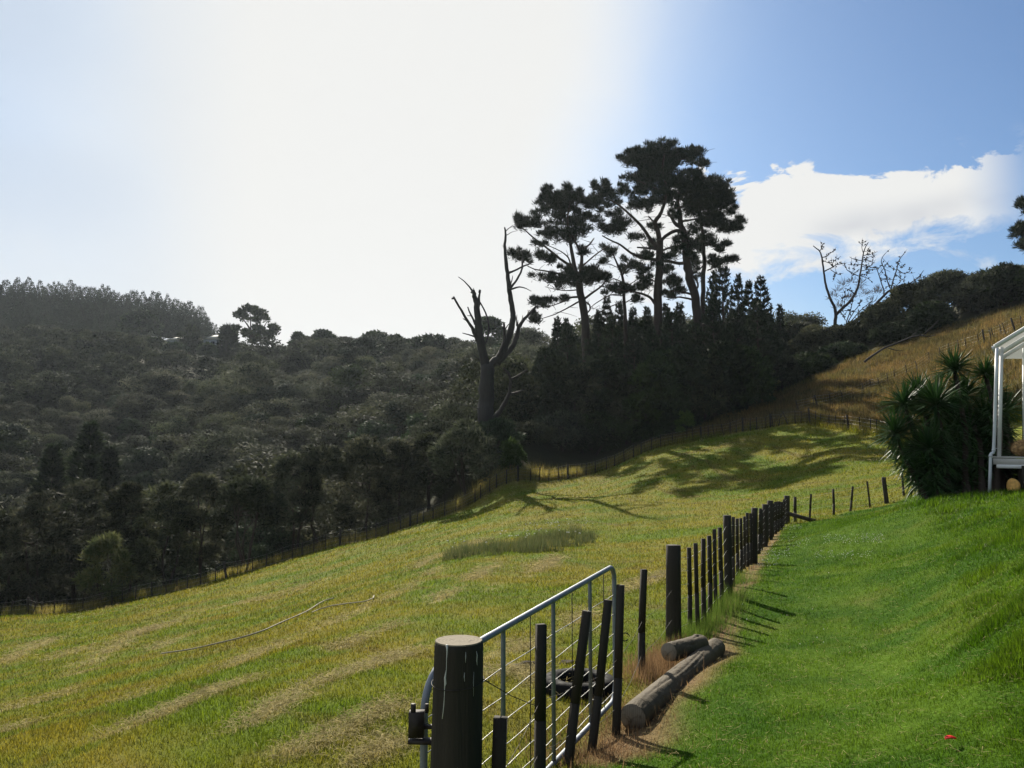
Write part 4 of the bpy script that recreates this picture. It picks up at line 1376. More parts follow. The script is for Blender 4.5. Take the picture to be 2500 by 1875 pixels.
def dome_crown(rng, Hh, Wd, ncl, per, L_, Wc, base=0.25, flat=0.6, prof=2.2, droop=0.5, up=0.5, fill=0.35, rcr=(0.10, 0.21)):
    """leaf sprays gathered in clumps over a rounded crown; returns verts, faces, tint"""
    zf = rng.uniform(0, 1, ncl) ** 0.75
    rr = Wd / 2 * np.sqrt(np.clip(1 - zf ** prof, 0.02, 1)) * rng.uniform(fill, 1, ncl) ** 0.5 * np.clip(0.55 + zf * 2.0, 0, 1)
    a = rng.uniform(0, 2 * math.pi, ncl)
    c = np.stack([rr * np.cos(a), rr * np.sin(a), Hh * (base + (0.93 - base) * zf)], -1)
    rc = Wd * rng.uniform(rcr[0], rcr[1], ncl)
    i = np.repeat(np.arange(ncl), per)
    dr = unit(rng.normal(0, 1, (len(i), 3)) + np.array([0, 0, droop]))
    out = unit(c * np.array([1, 1, 0]) + 1e-6)[i]
    p = c[i] + dr * rc[i][:, None] * np.array([1, 1, flat]) * rng.uniform(0.55, 1.0, len(i))[:, None]
    nr_ = unit(dr * np.array([1, 1, 1 / flat]) + rng.normal(0, 0.30, (len(i), 3)))
    tg = rng.normal(0, 1, (len(i), 3)) + out * 0.5 + np.array([0, 0, up])
    tg = unit(tg - nr_ * (tg * nr_).sum(1)[:, None])
    d = unit(tg + nr_ * 0.45)
    ln = L_ * rng.uniform(0.6, 1.35, len(i)); wd = Wc * rng.uniform(0.8, 1.6, len(i))
    V, Fc = cards(p, d, ln, wd, rng, nr_)
    tint = np.clip(rng.uniform(0, 1, ncl)[i] * 0.7 + rng.uniform(-0.1, 0.45, len(i)), 0, 1)
    return V, Fc, np.repeat(tint, 4), c


def stem_mesh(rng, Hh, Wd, nst, r, clumps=None, spread=0.3):
    mb = MB()
    for k in range(nst):
        a = rng.uniform(0, 2 * math.pi)
        b = np.array([math.cos(a), math.sin(a), 0]) * r * (1.2 if nst > 1 else 0)
        top = np.array([math.cos(a), math.sin(a), 0]) * Wd * spread * rng.uniform(.3, 1) + np.array([0, 0, Hh * rng.uniform(.6, .82)])
        mid = b * .5 + top * .45 + rng.normal(0, .03 * Hh, 3) * [1, 1, 0]
        mb.tube([b - [0, 0, .4], b + [0, 0, .02 * Hh], mid, top], [r * 1.25, r, r * .65, r * .2], 7)
        if clumps is not None:
            for c in clumps[rng.integers(0, len(clumps), 5)]:
                t = rng.uniform(.3, .8); q = mid + (top - mid) * t
                if c[2] > q[2]:
                    mb.tube([q, (q + c) / 2 + [0, 0, -.02 * Hh], c], [r * .35, r * .22, r * .08], 5, cap=False)
    return mb


def make_tree(name, seed, Hh, Wd, mat, ncl, per, L_, Wc, base, nst, r, label=None, cat='tree', group=None, **kw):
    rng = np.random.default_rng(seed)
    V, Fc, tint, c = dome_crown(rng, Hh, Wd, ncl, per, L_, Wc, base, **kw)
    root = empty(name, (0, 0, 0), label, cat, group)
    o = add_mesh('crown', V, Fc, M[mat], root, attrs={'tint': tint})
    t = stem_mesh(rng, Hh, Wd, nst, r, c).build('trunk', M['bark'], root)
    return root


def copy_tree(root, loc, rz=0, sc=(1, 1, 1), label=None, group=None):
    r = root.copy(); COL.objects.link(r)
    r.location = loc; r.rotation_euler = (0, 0, rz); r.scale = sc
    if label: r['label'] = label
    if group: r['group'] = group
    for ch in list(root.children):
        c = ch.copy(); COL.objects.link(c); c.parent = r
    return r


def place(root, loc, rz=0, sc=(1, 1, 1)):
    root.location = loc; root.rotation_euler = (0, 0, rz); root.scale = sc


def top_height(u, v_top, d):
    """ground point and the height that puts a tree top at pixel (u, v_top) at distance d"""
    p = P(u, v_top, d)
    g = float(H(p[0], p[1]))
    return np.array([p[0], p[1], g]), p[2] - g


# ---- traced trees: front row at the fence, dark mass under the pines, right-hand tree line
def traced_tree(name, u, vt, d, wpx, mat, seed, label, base=0.2, nst=1, r=.12, dens=1.0, group=None, L_=.42, Wc=.10, ncl=70, per=150, **kw):
    g, hh = top_height(u, vt, d)
    wd = wpx / F * d
    root = make_tree(name, seed, hh, wd, mat, int(ncl * dens), per, L_, Wc, base, nst, r, label, 'tree' if hh > 2.5 else 'shrub', group, **kw)
    root.location = tuple(g)
    return root


G1 = 'trees along the bottom fence of the paddock'
for i, a in enumerate([
    ('bush_tree', 20, 1228, 53, 130, 'kanuka', 'tall dark bush tree cut by the left edge, behind the paddock fence', .10, 2),
    ('bush_tree', 108, 1190, 52, 175, 'kanuka', 'broad grey-green bush tree with layered crown, second from the left edge behind the fence', .12, 2),
    ('bush_tree', 200, 1158, 57, 160, 'kanuka', 'dark tree rising behind the pale shrub at the lower left fence', .10, 2),
    ('bush_tree', 318, 1163, 54, 130, 'kanuka', 'upright dark tree just right of the pale shrub at the fence', .08, 1),
    ('bush_tree', 405, 1170, 53, 165, 'kanuka', 'wide drooping dark tree between the pale shrub and the many-stemmed tree', .10, 2),
    ('bush_tree', 495, 1150, 54, 120, 'kanuka', 'tall rounded tree with brown-green top just left of the many-stemmed tree', .15, 2),
    ('bush_tree', 607, 1163, 52.5, 165, 'kanuka', 'thin many-stemmed tree with bare slanting trunks standing at the fence', .36, 5),
    ('bush_tree', 722, 1100, 54.5, 150, 'kanuka', 'tall slim-trunked tree right of the many-stemmed tree at the fence', .25, 2),
    ('bush_tree', 790, 1080, 55, 140, 'kanuka', 'dark tree with a single trunk at the fence where the shadow begins', .22, 1),
    ('bush_tree', 893, 1058, 57, 170, 'kanuka', 'broad tree with tiered drooping branches above the middle of the fence', .10, 1),
    ('bush_tree', 975, 1070, 58.5, 130, 'kanuka', 'brownish tree between the tiered tree and the short-trunked tree', .10, 2),
    ('bush_tree', 1045, 1060, 60, 130, 'kanuka', 'dark round-topped tree just left of the short-trunked tree', .08, 2),
    ('bush_tree', 1139, 1028, 58, 165, 'kanuka', 'round tree with a short forked trunk on the paddock side of the fence', .17, 3),
    ('bush_tree', 1212, 1030, 62, 120, 'broadleaf', 'dense dark tree below the dead tree, right of the short-trunked tree', .05, 1),
    ('bush_tree', 1290, 1040, 66, 120, 'kanuka', 'grey-green bush right of the lime green shrub, above the fence', .05, 2),
    ('bush_tree', 1370, 1010, 70, 150, 'kanuka', 'pale tufted bush in front of the leftmost pine trunk', .05, 2),
    ('bush_tree', 1455, 1008, 71, 170, 'broadleaf', 'very dark rounded bush filling the shade below the leftmost tall pine', .03, 1),
    ('bush_tree', 1540, 1015, 72, 150, 'broadleaf', 'dark leafy bush in the shade left of the tallest pine trunk', .03, 1),
]):
    nm, u, vt, d, w, mat, lab, base, nst = a
    back = 2.2 if i not in (6, 12) else 0.0
    traced_tree(nm, u, vt, d + back, w, mat, 200 + i, lab, base + .08, nst, r=.07 if nst > 2 else .11, group=G1, ncl=[46, 60, 54, 50][i % 4], per=120, fill=.5, rcr=(.08, .19), prof=[2.2, 1.6, 3.0][i % 3], L_=.40, Wc=.085)
traced_tree('pale_shrub', 263, 1300, 49.5, 125, 'rush', 220, 'small pale feathery shrub in front of the dark trees at the lower left fence', .16, 2, r=.05, ncl=44, per=100, L_=.42, Wc=.06, prof=1.25, rcr=(.06, .15), fill=.5, up=.9, group=G1)
traced_tree('lime_shrub', 1247, 1078, 60, 52, 'lime', 221, 'bright lime green shrub behind the fence below the dead tree', .05, 2, r=.04, ncl=30, per=90, group=G1)
traced_tree('lime_shrub', 1672, 1002, 69, 44, 'lime', 222, 'small lime green shrub at the foot of the tallest pine', .1, 2, r=.03, ncl=16, per=70, L_=.3, group=G1)

G2 = 'dark trees under the tall pines'
rng = np.random.default_rng(300)
under = [(1290, 900, 84, 110), (1345, 850, 88, 120), (1400, 905, 82, 120), (1330, 960, 78, 110), (1440, 830, 92, 130), (1490, 880, 86, 130), (1420, 960, 76, 120), (1545, 835, 92, 120), (1500, 955, 77, 130),
         (1580, 900, 88, 130), (1575, 975, 77, 120), (1645, 850, 92, 120), (1640, 930, 84, 130), (1660, 985, 77, 110), (1710, 830, 94, 130), (1715, 900, 88, 130), (1725, 960, 81, 120), (1770, 860, 95, 130),
         (1790, 930, 87, 120), (1835, 790, 99, 130), (1850, 870, 94, 120), (1880, 830, 99, 130), (1905, 800, 103, 110), (1775, 985, 79, 110), (1610, 810, 98, 120), (1385, 785, 100, 110), (1550, 785, 102, 110),
         (1480, 790, 103, 120), (1690, 790, 103, 130), (1780, 800, 105, 140), (1945, 790, 102, 110),
         (1362, 872, 74.5, 110), (1470, 862, 74.5, 130), (1528, 895, 74, 110), (1615, 858, 73.5, 110), (1668, 838, 74, 120), (1716, 862, 74, 110), (1768, 835, 75, 130), (1822, 850, 76, 120), (1420, 890, 74, 100), (1575, 890, 73, 110)]
for i, (u, vt, d, w) in enumerate(under):
    traced_tree('bush_tree', u, vt, d, w, 'broadleaf' if i % 3 else 'kanuka', 310 + i, 'dark leafy tree packed in the deep shade around the trunks of the tall pines', .02, 1, r=.12, group=G2, ncl=55, per=100, L_=.6, Wc=.2)
G3 = 'trees on the crest of the dry slope'
for i, a in enumerate([
    ('bush_tree', 1830, 862, 82, 110, 'rush', 'rounded grey-green bush at the left end of the dry slope before the dark trees', .02, .8),
    ('bush_tree', 1910, 872, 86, 80, 'kanuka', 'low dark bush right of the rounded grey-green bush below the bare tree', .02, .8),
    ('bush_tree', 1990, 800, 96, 110, 'kanuka', 'dark bush directly below the bare twiggy tree on the skyline', .02, 1),
    ('bush_tree', 2075, 795, 95, 120, 'kanuka', 'dense bush at the foot of the slanting bare trunks on the skyline', .02, 1),
    ('bush_tree', 1975, 870, 88, 100, 'broadleaf', 'shadowed bush above the fallen bare branch, left side', .02, .8),
    ('bush_tree', 2060, 850, 90, 110, 'broadleaf', 'shadowed bush behind the middle of the fallen bare branch', .02, .8),
    ('bush_tree', 2150, 750, 92, 110, 'kanuka', 'tree with yellowish top right of the slanting bare trunk', .05, 1),
    ('bush_tree', 2185, 800, 87, 110, 'broadleaf', 'dark shrubby tree just above the right end of the fallen branch', .03, 1),
    ('bush_tree', 2215, 700, 92, 120, 'kanuka', 'tall round tree touching the right-hand twigs of the bare tree', .08, 1),
    ('bush_tree', 2270, 745, 86, 100, 'broadleaf', 'feathery green tree low on the skyline left of the tallest crest tree', .05, 1),
    ('bush_tree', 2310, 667, 90, 150, 'kanuka', 'broad flat-topped tree in the middle of the skyline clump at right', .12, 1.1),
    ('bush_tree', 2395, 675, 86, 130, 'kanuka', 'layered dark tree on the skyline left of the last crest tree', .12, 1.1),
    ('bush_tree', 2450, 655, 84, 150, 'broadleaf', 'large black-green tree at the right edge of the skyline', .10, 1.2),
    ('bush_tree', 2530, 660, 82, 150, 'broadleaf', 'dark crest tree mostly cut off by the right edge of the picture', .10, 1.2),
]):
    nm, u, vt, d, w, mat, lab, base, dens = a
    traced_tree(nm, u, vt, d, w, mat, 400 + i, lab, base, 2, r=.10, group=G3, dens=dens, L_=.5, Wc=.14)

# ---- hillside forest
rng = np.random.default_rng(500)
protos = []
for i in range(7):
    hh = 1.0
    Wd = [1.05, 1.25, .95, 1.35, 1.1, .85, 1.2][i]
    r_ = np.random.default_rng(510 + i)
    V, Fc, tint, c = dome_crown(r_, 1.0, Wd, 17, 330, .050, .021, base=.12 if i != 5 else .05, flat=.62, rcr=(.15, .28), fill=.3, prof=[2.4, 3, 2, 3.2, 2.6, 1.2, 2.2][i])
    me = add_mesh('bush_tree', V, Fc, M['kanuka'] if i % 3 != 2 else M['broadleaf'], attrs={'tint': tint})
    t_ = stem_mesh(r_, 1.0, Wd, 2, .022)
    # trunk joined into the same small mesh: at this size its parts cannot be told apart
    protos.append(me)
protos_low = []
for i in range(4):
    r_ = np.random.default_rng(530 + i)
    V, Fc, tint, c = dome_crown(r_, 1.0, [1.1, 1.3, 1.0, 1.2][i], 12, 150, .078, .034, base=.12, flat=.62, rcr=(.16, .30), fill=.3, prof=[2.4, 3, 2, 2.6][i])
    protos_low.append((V, Fc, tint))
# candidate positions: jittered grid in world space beyond the fence
cand = []
y = 60.0
while y < 275:
    st = 6.0 + max(0, y - 70) * .010
    for x in np.arange(-0.80 * y, 0.42 * y, st):
        cand.append((x + rng.uniform(-.42, .42) * st, y + rng.uniform(-.42, .42) * st))
    y += st * .92
cand = np.array(cand)
d_, al_, sd_ = seg_dist(cand[:, 0], cand[:, 1], FW_EXT)
fd = d_ * sd_
ux = cand[:, 0] / cand[:, 1] * F + CX
keep = (fd > 8.0) & (sdf_poly(cand[:, 0], cand[:, 1], DRY) < -3)
keep &= ~((ux > 1290) & (cand[:, 1] < 100))            # the pines and their undergrowth are built by hand
keep &= ~((ux > 1330) & (cand[:, 1] > 150)) & (ux < 2000)
keep &= ~((cand[:, 1] > 205) & (cand[:, 1] < 246) & (ux > 385) & (ux < 570))      # clearing below the house
cand = cand[keep]
cz = H(cand[:, 0], cand[:, 1])
order = np.argsort(np.hypot(cand[:, 0], cand[:, 1]))
cand, cz = cand[order], cz[order]
big = vnoise(cand[:, 0], cand[:, 1], 22, 77, 2)
hgt = rng.uniform(4.6, 8.2, len(cand)) * (0.75 + 0.5 * big)
hgt = np.where(rng.uniform(0, 1, len(cand)) < .06, hgt * 1.35, hgt)
# keep the canopy under the ridge line seen against the sky
lu = [-200, 340, 395, 560, 600, 640, 700, 760, 830, 950, 1050, 1130, 1300, 2500]
lv = [770, 812, 842, 842, 832, 822, 814, 820, 814, 824, 824, 818, 795, 700]
line = np.interp(cand[:, 0] / cand[:, 1] * F + CX, lu, lv) + rng.uniform(0, 9, len(cand))
zmax = (1096 - line) / F * cand[:, 1] - (cz - 1.4)
hgt = np.where(hgt > zmax, np.clip(zmax, 1.6, None), hgt)
# which ones the camera can see: nearest in each narrow direction cell, highest elevation first hides the rest
NI = 290
uu = cand[:, 0] / cand[:, 1] * F + CX
inview = (uu > -120) & (uu < 2100)
idx_in = np.where(inview)[0]
indiv = set(idx_in[:NI].tolist())
first = [True] * len(protos)
LAB = 'rounded grey-green bush tree in the unbroken forest covering the hillside beyond the paddock'
rest = []
for i in range(len(cand)):
    k = int(rng.integers(0, 7)); rz = rng.uniform(0, 6.28); s1 = rng.uniform(.85, 1.25)
    if i in indiv:
        if first[k]:
            o = protos[k]; first[k] = False
        else:
            o = protos[k].copy(); COL.objects.link(o)
        o.location = (cand[i, 0], cand[i, 1], cz[i] - 1.4)
        o.rotation_euler = (0, 0, rz); o.scale = (hgt[i] * s1, hgt[i] * s1, hgt[i])
        tag(o, LAB, 'tree', 'bush trees on the hillside')
    else:
        rest.append((i, k, rz, s1))
Vs, Fs, Ts = [], [], []; nv = 0
for i, k, rz, s1 in rest:
    V, Fc, tint = protos_low[k % 4]
    c_, s_ = math.cos(rz), math.sin(rz)
    q = V * np.array([s1, s1, 1]) * hgt[i]
    q = np.stack([q[:, 0] * c_ - q[:, 1] * s_ + cand[i, 0], q[:, 0] * s_ + q[:, 1] * c_ + cand[i, 1], q[:, 2] + cz[i] - 1.4], -1)
    Vs.append(q); Fs.append(Fc + nv); Ts.append(np.clip(tint * rng.uniform(.5, 1.2), 0, 1)); nv += len(V)
o = add_mesh('far_forest', np.concatenate(Vs), np.concatenate(Fs), M['kanuka'], attrs={'tint': np.concatenate(Ts)})
tag(o, 'unbroken canopy of far bush on the upper hillside', 'forest', kind='stuff')
print('forest', len(indiv), len(rest), nv)

# conical dark trees standing out of the hillside forest
def cone_tree(name, u, vt, d, wpx, seed, label, group=None, mat='broadleaf', dens=1.0):
    g, hh = top_height(u, vt, d)
    wd = wpx / F * d * 2.7
    rng = np.random.default_rng(seed)
    n = int(5200 * dens)
    zf = rng.uniform(0, 1, n) ** 1.4
    lob = 1 + .25 * np.sin(zf * 37 + rng.uniform(0, .6, n))
    rr = wd / 2 * (1 - zf ** .9) * lob * rng.uniform(.55, 1.0, n) + .05
    a = rng.uniform(0, 2 * math.pi, n)
    p = np.stack([rr * np.cos(a), rr * np.sin(a), hh * (.04 + .96 * zf)], -1)
    dd = unit(np.stack([np.cos(a) * .8, np.sin(a) * .8, .45 + 0 * a], -1) + rng.normal(0, .35, (n, 3)))
    sz = .010 * d * .6
    V, Fc = cards(p, dd, rng.uniform(.7, 1.3, n) * sz * 1.6, rng.uniform(.7, 1.3, n) * sz * .55, rng)
    root = empty(name, g, label, 'tree', group)
    add_mesh('crown', V, Fc, M[mat], root, attrs={'tint': np.repeat(rng.uniform(0, 1, n) * (.5 + .5 * (np.sin(zf * 37) > 0)), 4)})
    mb = MB(); mb.tube([(0, 0, -.5), (0, 0, hh * .5), (0, 0, hh * .93)], [.012 * hh + .04, .008 * hh, .01], 7)
    mb.build('trunk', M['bark'], root)
    return root


cone_tree('conical_tree', 222, 1040, 88, 95, 600, 'tall dark cone-shaped tree rising from the hillside forest at left', 'cone-shaped trees in the hillside forest')
cone_tree('conical_tree', 270, 1098, 80, 40, 601, 'small dark pointed tree right of the tall cone-shaped tree', 'cone-shaped trees in the hillside forest')
cone_tree('conical_tree', 130, 1096, 78, 80, 602, 'dark cone-shaped tree near the left edge, below the tall one', 'cone-shaped trees in the hillside forest')
cone_tree('conical_tree', 222, 1122, 74, 34, 603, 'tiny dark pointed tree between the two larger cone-shaped trees', 'cone-shaped trees in the hillside forest')
cone_tree('conical_tree', 558, 805, 238, 17, 604, 'little dark cone-shaped tree right of the cream roof on the ridge', None)

# ---- pine plantation on the left ridge
def pine_proto(seed, n=900, wd=.40, low=.12):
    rng = np.random.default_rng(seed)
    nw = 13
    zf = rng.integers(0, nw, n) / nw + rng.normal(0, .035, n)
    zf = np.clip(zf, 0, .99) ** .9
    rr = wd / 2 * (1 - zf) ** .78 * np.sqrt(rng.uniform(.1, 1, n)) * (1 + .15 * np.sin(zf * 60)) + .004
    a = rng.uniform(0, 2 * math.pi, n)
    p = np.stack([rr * np.cos(a), rr * np.sin(a), low + (1 - low) * zf], -1)
    d = unit(np.stack([np.cos(a) * .7, np.sin(a) * .7, .7 + 0 * a], -1) + rng.normal(0, .3, (n, 3)))
    k_ = rng.integers(0, n, 26); p[k_, :2] = rng.normal(0, .006, (26, 2)); p[k_, 2] = rng.uniform(.88, .97, 26); d[k_] = unit(rng.normal(0, .35, (26, 3)) + np.array([0, 0, 1.0]))
    sh_ = np.clip(1.25 - p[:, 2], .35, 1)
    V, Fc = cards(p, d, rng.uniform(.05, .10, n) * sh_, rng.uniform(.025, .045, n) * sh_, rng)
    return V, Fc, np.repeat(rng.uniform(0, 1, n), 4)


pp_ = []
for i in range(5):
    V, Fc, tint = pine_proto(620 + i, wd=[.50, .60, .42, .52, .66][i])
    o = add_mesh('plantation_pine', V, Fc, M['pine'], attrs={'tint': tint}); pp_.append(o)
skyl = [(-120, 668), (0, 692), (40, 690), (70, 688), (130, 695), (210, 700), (260, 702), (300, 709), (350, 715), (400, 718), (440, 730), (475, 742), (505, 765), (525, 790), (538, 815)]
pl = []
rng = np.random.default_rng(640)
for u in np.arange(-100, 536, 6.6):
    d = np.interp(u, [-120, 300, 540], [325, 318, 292]) + rng.uniform(-4, 4)
    vt = np.interp(u, [q[0] for q in skyl], [q[1] for q in skyl]) + rng.uniform(-9, 12) + (rng.uniform() < .15) * -9
    pl.append((u + rng.uniform(-2, 2), vt, d))
for row in range(1, 7):
    for u in np.arange(-110, 520, 12):
        d = np.interp(u, [-120, 300, 540], [325, 318, 290]) - row * 11 + rng.uniform(-4, 4)
        vt = np.interp(u, [q[0] for q in skyl], [q[1] for q in skyl]) + row * 19 + rng.uniform(-6, 9)
        if vt > 815 - max(0, (200 - u) * .0):
            continue
        if u > 330 and row > 1 or 340 < u < 560 and vt > 800:
            continue
        pl.append((u + rng.uniform(-5, 5), vt, d))
first = [True] * 5
for (u, vt, d) in pl:
    g, hh = top_height(u, vt, d)
    hh = float(np.clip(hh, 9, 26)); top = P(u, vt, d)
    k = int(rng.integers(0, 5))
    if first[k]: o = pp_[k]; first[k] = False
    else:
        o = pp_[k].copy(); COL.objects.link(o)
    o.location = (top[0], top[1], top[2] - hh); o.scale = (hh * rng.uniform(.8, 1.1),) * 2 + (hh,)
    o.rotation_euler = (0, 0, rng.uniform(0, 6.28))
    tag(o, 'tall dark pine in the close-planted pine forest on the left ridge', 'pine tree', 'plantation pines on the left ridge')
print('plantation', len(pl))

# ---- individual trees on the ridge
def pad_crown(pads, d0, mat, parent, seed, L_, Wc, per=46, rb=.42, dens=1.0, up=.55, name='crown', djit=2.0, flat=.75, grow=1.0, sats=0, edge=.75):
    """pads: (u, v, ru, rv[, density]) ellipses traced in pixels, given depth as real clumps of sprays"""
    rng = np.random.default_rng(seed)
    ps, ds, ts = [], [], []
    pads = list(pads)
    if sats:
        for pd in list(pads):
            for _ in range(sats):
                ru, rv = pd[2], pd[3]
                pads.append((pd[0] + rng.uniform(-1.15, 1.15) * ru, pd[1] + rng.uniform(-1.3, 1.5) * rv, max(5, ru * rng.uniform(.18, .38)), max(3.5, rv * rng.uniform(.25, .5)), (pd[4] if len(pd) > 4 else 1) * rng.uniform(.35, .8)))
    for pd in pads:
        u, v, ru, rv = pd[:4]; k = (pd[4] if len(pd) > 4 else 1.0) * dens
        dd = d0 + (pd[5] if len(pd) > 5 else rng.uniform(-djit, djit))
        c = P(u, v, dd); rx = ru * grow / F * dd; rz = rv * grow / F * dd; ry = min(max(rx * 1.1, rz * 1.4), 5.5)
        nb = max(2, int(k * 4.2 * (rx * rz + .35 * rx * ry) / rb ** 2 * .30))
        q = unit(rng.normal(0, 1, (nb, 3))) * (rng.uniform(0, 1, nb) ** .45)[:, None]
        bc = c + q * np.array([max(rx - rb * .5, rx * .6), ry, max(rz - rb * .4, rz * .6)])
        br = rb * rng.uniform(.5, 1.2, nb)
        i = np.repeat(np.arange(nb), per)
        dr = unit(rng.normal(0, 1, (len(i), 3)) + np.array([0, 0, .25]))
        ps.append(bc[i] + dr * br[i][:, None] * np.array([1, 1, flat]) * rng.uniform(.1, edge, len(i))[:, None])
        ds.append(unit(dr * .8 + np.array([0, 0, up]) + rng.normal(0, .25, (len(i), 3))))
        ts.append(np.clip(rng.uniform(0, 1, nb)[i] * .8 + rng.uniform(-.1, .3, len(i)), 0, 1))
    p = np.concatenate(ps); d = np.concatenate(ds); t = np.concatenate(ts)
    V, Fc = cards(p, d, L_ * rng.uniform(.7, 1.3, len(p)), Wc * rng.uniform(.7, 1.3, len(p)), rng)
    o = add_mesh(name, V, Fc, M[mat], attrs={'tint': np.repeat(t, 4)})
    return adopt(o, parent)


def limb(parent, name, pix, r0, r1, d0, d1=None, mat='bark', n=9, jit=.06, seed=0, sub=3, twigs=0, cones=False):
    """tapered limb through traced pixels; r in pixels"""
    rng = np.random.default_rng(seed + len(pix) * 7 + int(pix[0][0]))
    d1 = d0 if d1 is None else d1
    m = len(pix)
    pts = np.array([P(u, v, d0 + (d1 - d0) * i / max(1, m - 1)) for i, (u, v) in enumerate(pix)])
    t = np.linspace(0, 1, m); q = np.linspace(0, 1, (m - 1) * sub + 1)
    pts = np.stack([np.interp(q, t, pts[:, k]) for k in range(3)], -1)
    for _ in range(1):
        pts[1:-1] = pts[1:-1] * .5 + (pts[2:] + pts[:-2]) * .25
    rad = (r0 + (r1 - r0) * q) / F * d0
    pts[1:-1] += rng.normal(0, .12, (len(pts) - 2, 3)) * rad[1:-1, None] * .8
    mb = MB(); mb.tube(pts, rad, n, jit=jit, rng=rng)
    px_m = d0 / F
    for k in range(twigs):
        i = int(rng.uniform(.25, 1.0) * (len(pts) - 1))
        p = pts[i]; r_ = max(rad[i] * .45, .014)
        if cones:
            q = p + rng.normal(0, .33, 3) + np.array([0, 0, .14])
        else:
            q = p + np.array([rng.normal(0, .75), rng.normal(0, .5), rng.uniform(-.5, .75)])
        mb.tube([p, (p + q) / 2 + rng.normal(0, .07, 3), q], [min(r_, .04), .022, .010], 5, cap=False)
        if cones and rng.uniform() < .75:
            c = p + (q - p) * rng.uniform(.2, .7)
            mb.tube([c - [0, 0, .09], c - [0, 0, .03], c + [0, 0, .05], c + [0, 0, .10]], [.02, .09, .08, .01], 6)
    return adopt(mb.build(name, M[mat], smooth=True), parent)


rd = 236
g, hh = top_height(612, 748, rd)
ev = empty('ridge_tree', g, 'lone spreading tree with an airy domed crown on the skyline right of the house', 'tree')
for j, px_ in enumerate([[(612, 838), (612, 815), (606, 795), (590, 775)], [(614, 826), (622, 800), (632, 775)], [(612, 815), (612, 785), (610, 762)], [(616, 826), (640, 805), (652, 785)], [(610, 822), (592, 808), (578, 803)]]):
    limb(ev, 'trunk' if j == 0 else 'branch', px_, 4 if j == 0 else 2, .8, rd)
pad_crown([(608, 757, 24, 8), (585, 768, 14, 7), (632, 764, 18, 9), (648, 778, 12, 10), (600, 775, 16, 8, .6), (620, 782, 16, 9, .6), (580, 803, 14, 6), (600, 812, 14, 8), (632, 805, 20, 10), (668, 806, 12, 16), (655, 818, 16, 10), (615, 820, 22, 8)], rd, 'broadleaf', ev, 650, 1.0, .5, per=40, rb=1.3, dens=3.5)
for i, (u, vt, d, w, lab) in enumerate([(425, 840, 226, 60, 'scrubby bush below the low cream-roofed building on the ridge'), (505, 842, 226, 50, 'scrubby bush below the left end of the hipped cream roof'), (380, 826, 228, 50, 'dark bush left of the low cream-roofed building'), (350, 757, 262, 85, 'pale round tree in front of the pine forest left of the house'), (320, 765, 264, 60, 'second pale round tree beside the larger one, left of the house'), (462, 795, 240, 48, 'dark rounded tree between the two cream roofs'), (476, 812, 234, 22, 'small dark bush against the left end of the right cream roof'),
                                        (735, 812, 226, 60, 'rounded tree on the ridge right of the airy domed tree'), (790, 808, 224, 80, 'broad low tree on the middle of the ridge skyline'), (920, 812, 222, 90, 'wide flat-topped tree on the ridge skyline left of the dead tree'), (965, 822, 215, 60, 'small round tree at the right end of the ridge skyline'), (1195, 775, 175, 85, 'loose open tree seen against the sky between the two dead trunks'), (1050, 822, 190, 110, 'broad dark tree on the skyline left of the dead tree')]):
    traced_tree('ridge_tree', u, vt, d, w, 'broadleaf', 660 + i, lab, .05, 1, r=.15, ncl=30, per=70, L_=1.0, Wc=.45)

# ---- house on the ridge
def hip_house(name, u0, u1, v_eave, v_ridge, d, depth, wall_h, label):
    a = P(u0, v_eave, d); b = P(u1, v_eave, d); zr = P((u0 + u1) / 2, v_ridge, d + depth / 2)[2]
    x0, x1, z = a[0], b[0], a[2]; y0, y1 = d, d + depth
    root = empty(name, ((x0 + x1) / 2, (y0 + y1) / 2, z - wall_h), label, 'house')
    hx = (x1 - x0) * .30; ym = (y0 + y1) / 2; o_ = .35
    mb = MB()
    v = [(x0 - o_, y0 - o_, z), (x1 + o_, y0 - o_, z), (x1 + o_, y1 + o_, z), (x0 - o_, y1 + o_, z), (x0 + hx, ym, zr), (x1 - hx, ym, zr)]
    mb.add(v, [(0, 1, 5, 4), (2, 3, 4, 5), (3, 2, 1, 0)]); mb.add(v, [(1, 2, 5), (3, 0, 4)])
    adopt(mb.build('roof', M['roof']), root)
    mb = MB(); c = [(x0, y0), (x1, y0), (x1, y1), (x0, y1)]
    v = [(x, y, zz) for zz in (z - wall_h, z - .01) for x, y in c]
    mb.add(v, [(0, 1, 5, 4), (1, 2, 6, 5), (2, 3, 7, 6), (3, 0, 4, 7)])
    adopt(mb.build('wall', M['wall']), root)
    m_, h_ = M.get('window'), None
    if m_ is None:
        m_, h_ = new_mat('dark_window_glass'); finish(h_, principled(h_, C(.02, .025, .03), .15, .5)); M['window'] = m_
    for k in range(3):
        xx = x0 + (x1 - x0) * (.2 + .3 * k)
        mb = MB(); mb.box((xx - .5, y0 - .01, z - 1.1), (xx + .5, y0 - .01, z - 1.1), .04, 1.0, side=(0, 1, 0))
        adopt(mb.build('window', M['window']), root)
    return root


hip_house('house', 497, 543, 828.5, 818, 236, 9, 2.6, 'pale house with a cream hipped roof on the ridge beside the pine forest')
hip_house('house', 406, 450, 830.5, 823.0, 238, 7, 2.2, 'low building with a long cream roof half hidden in trees left of the house')
# ---------------------------------------------------------------- tall pines and dead trees
PD = 80.0
GP = 'tall old pines on the rise'


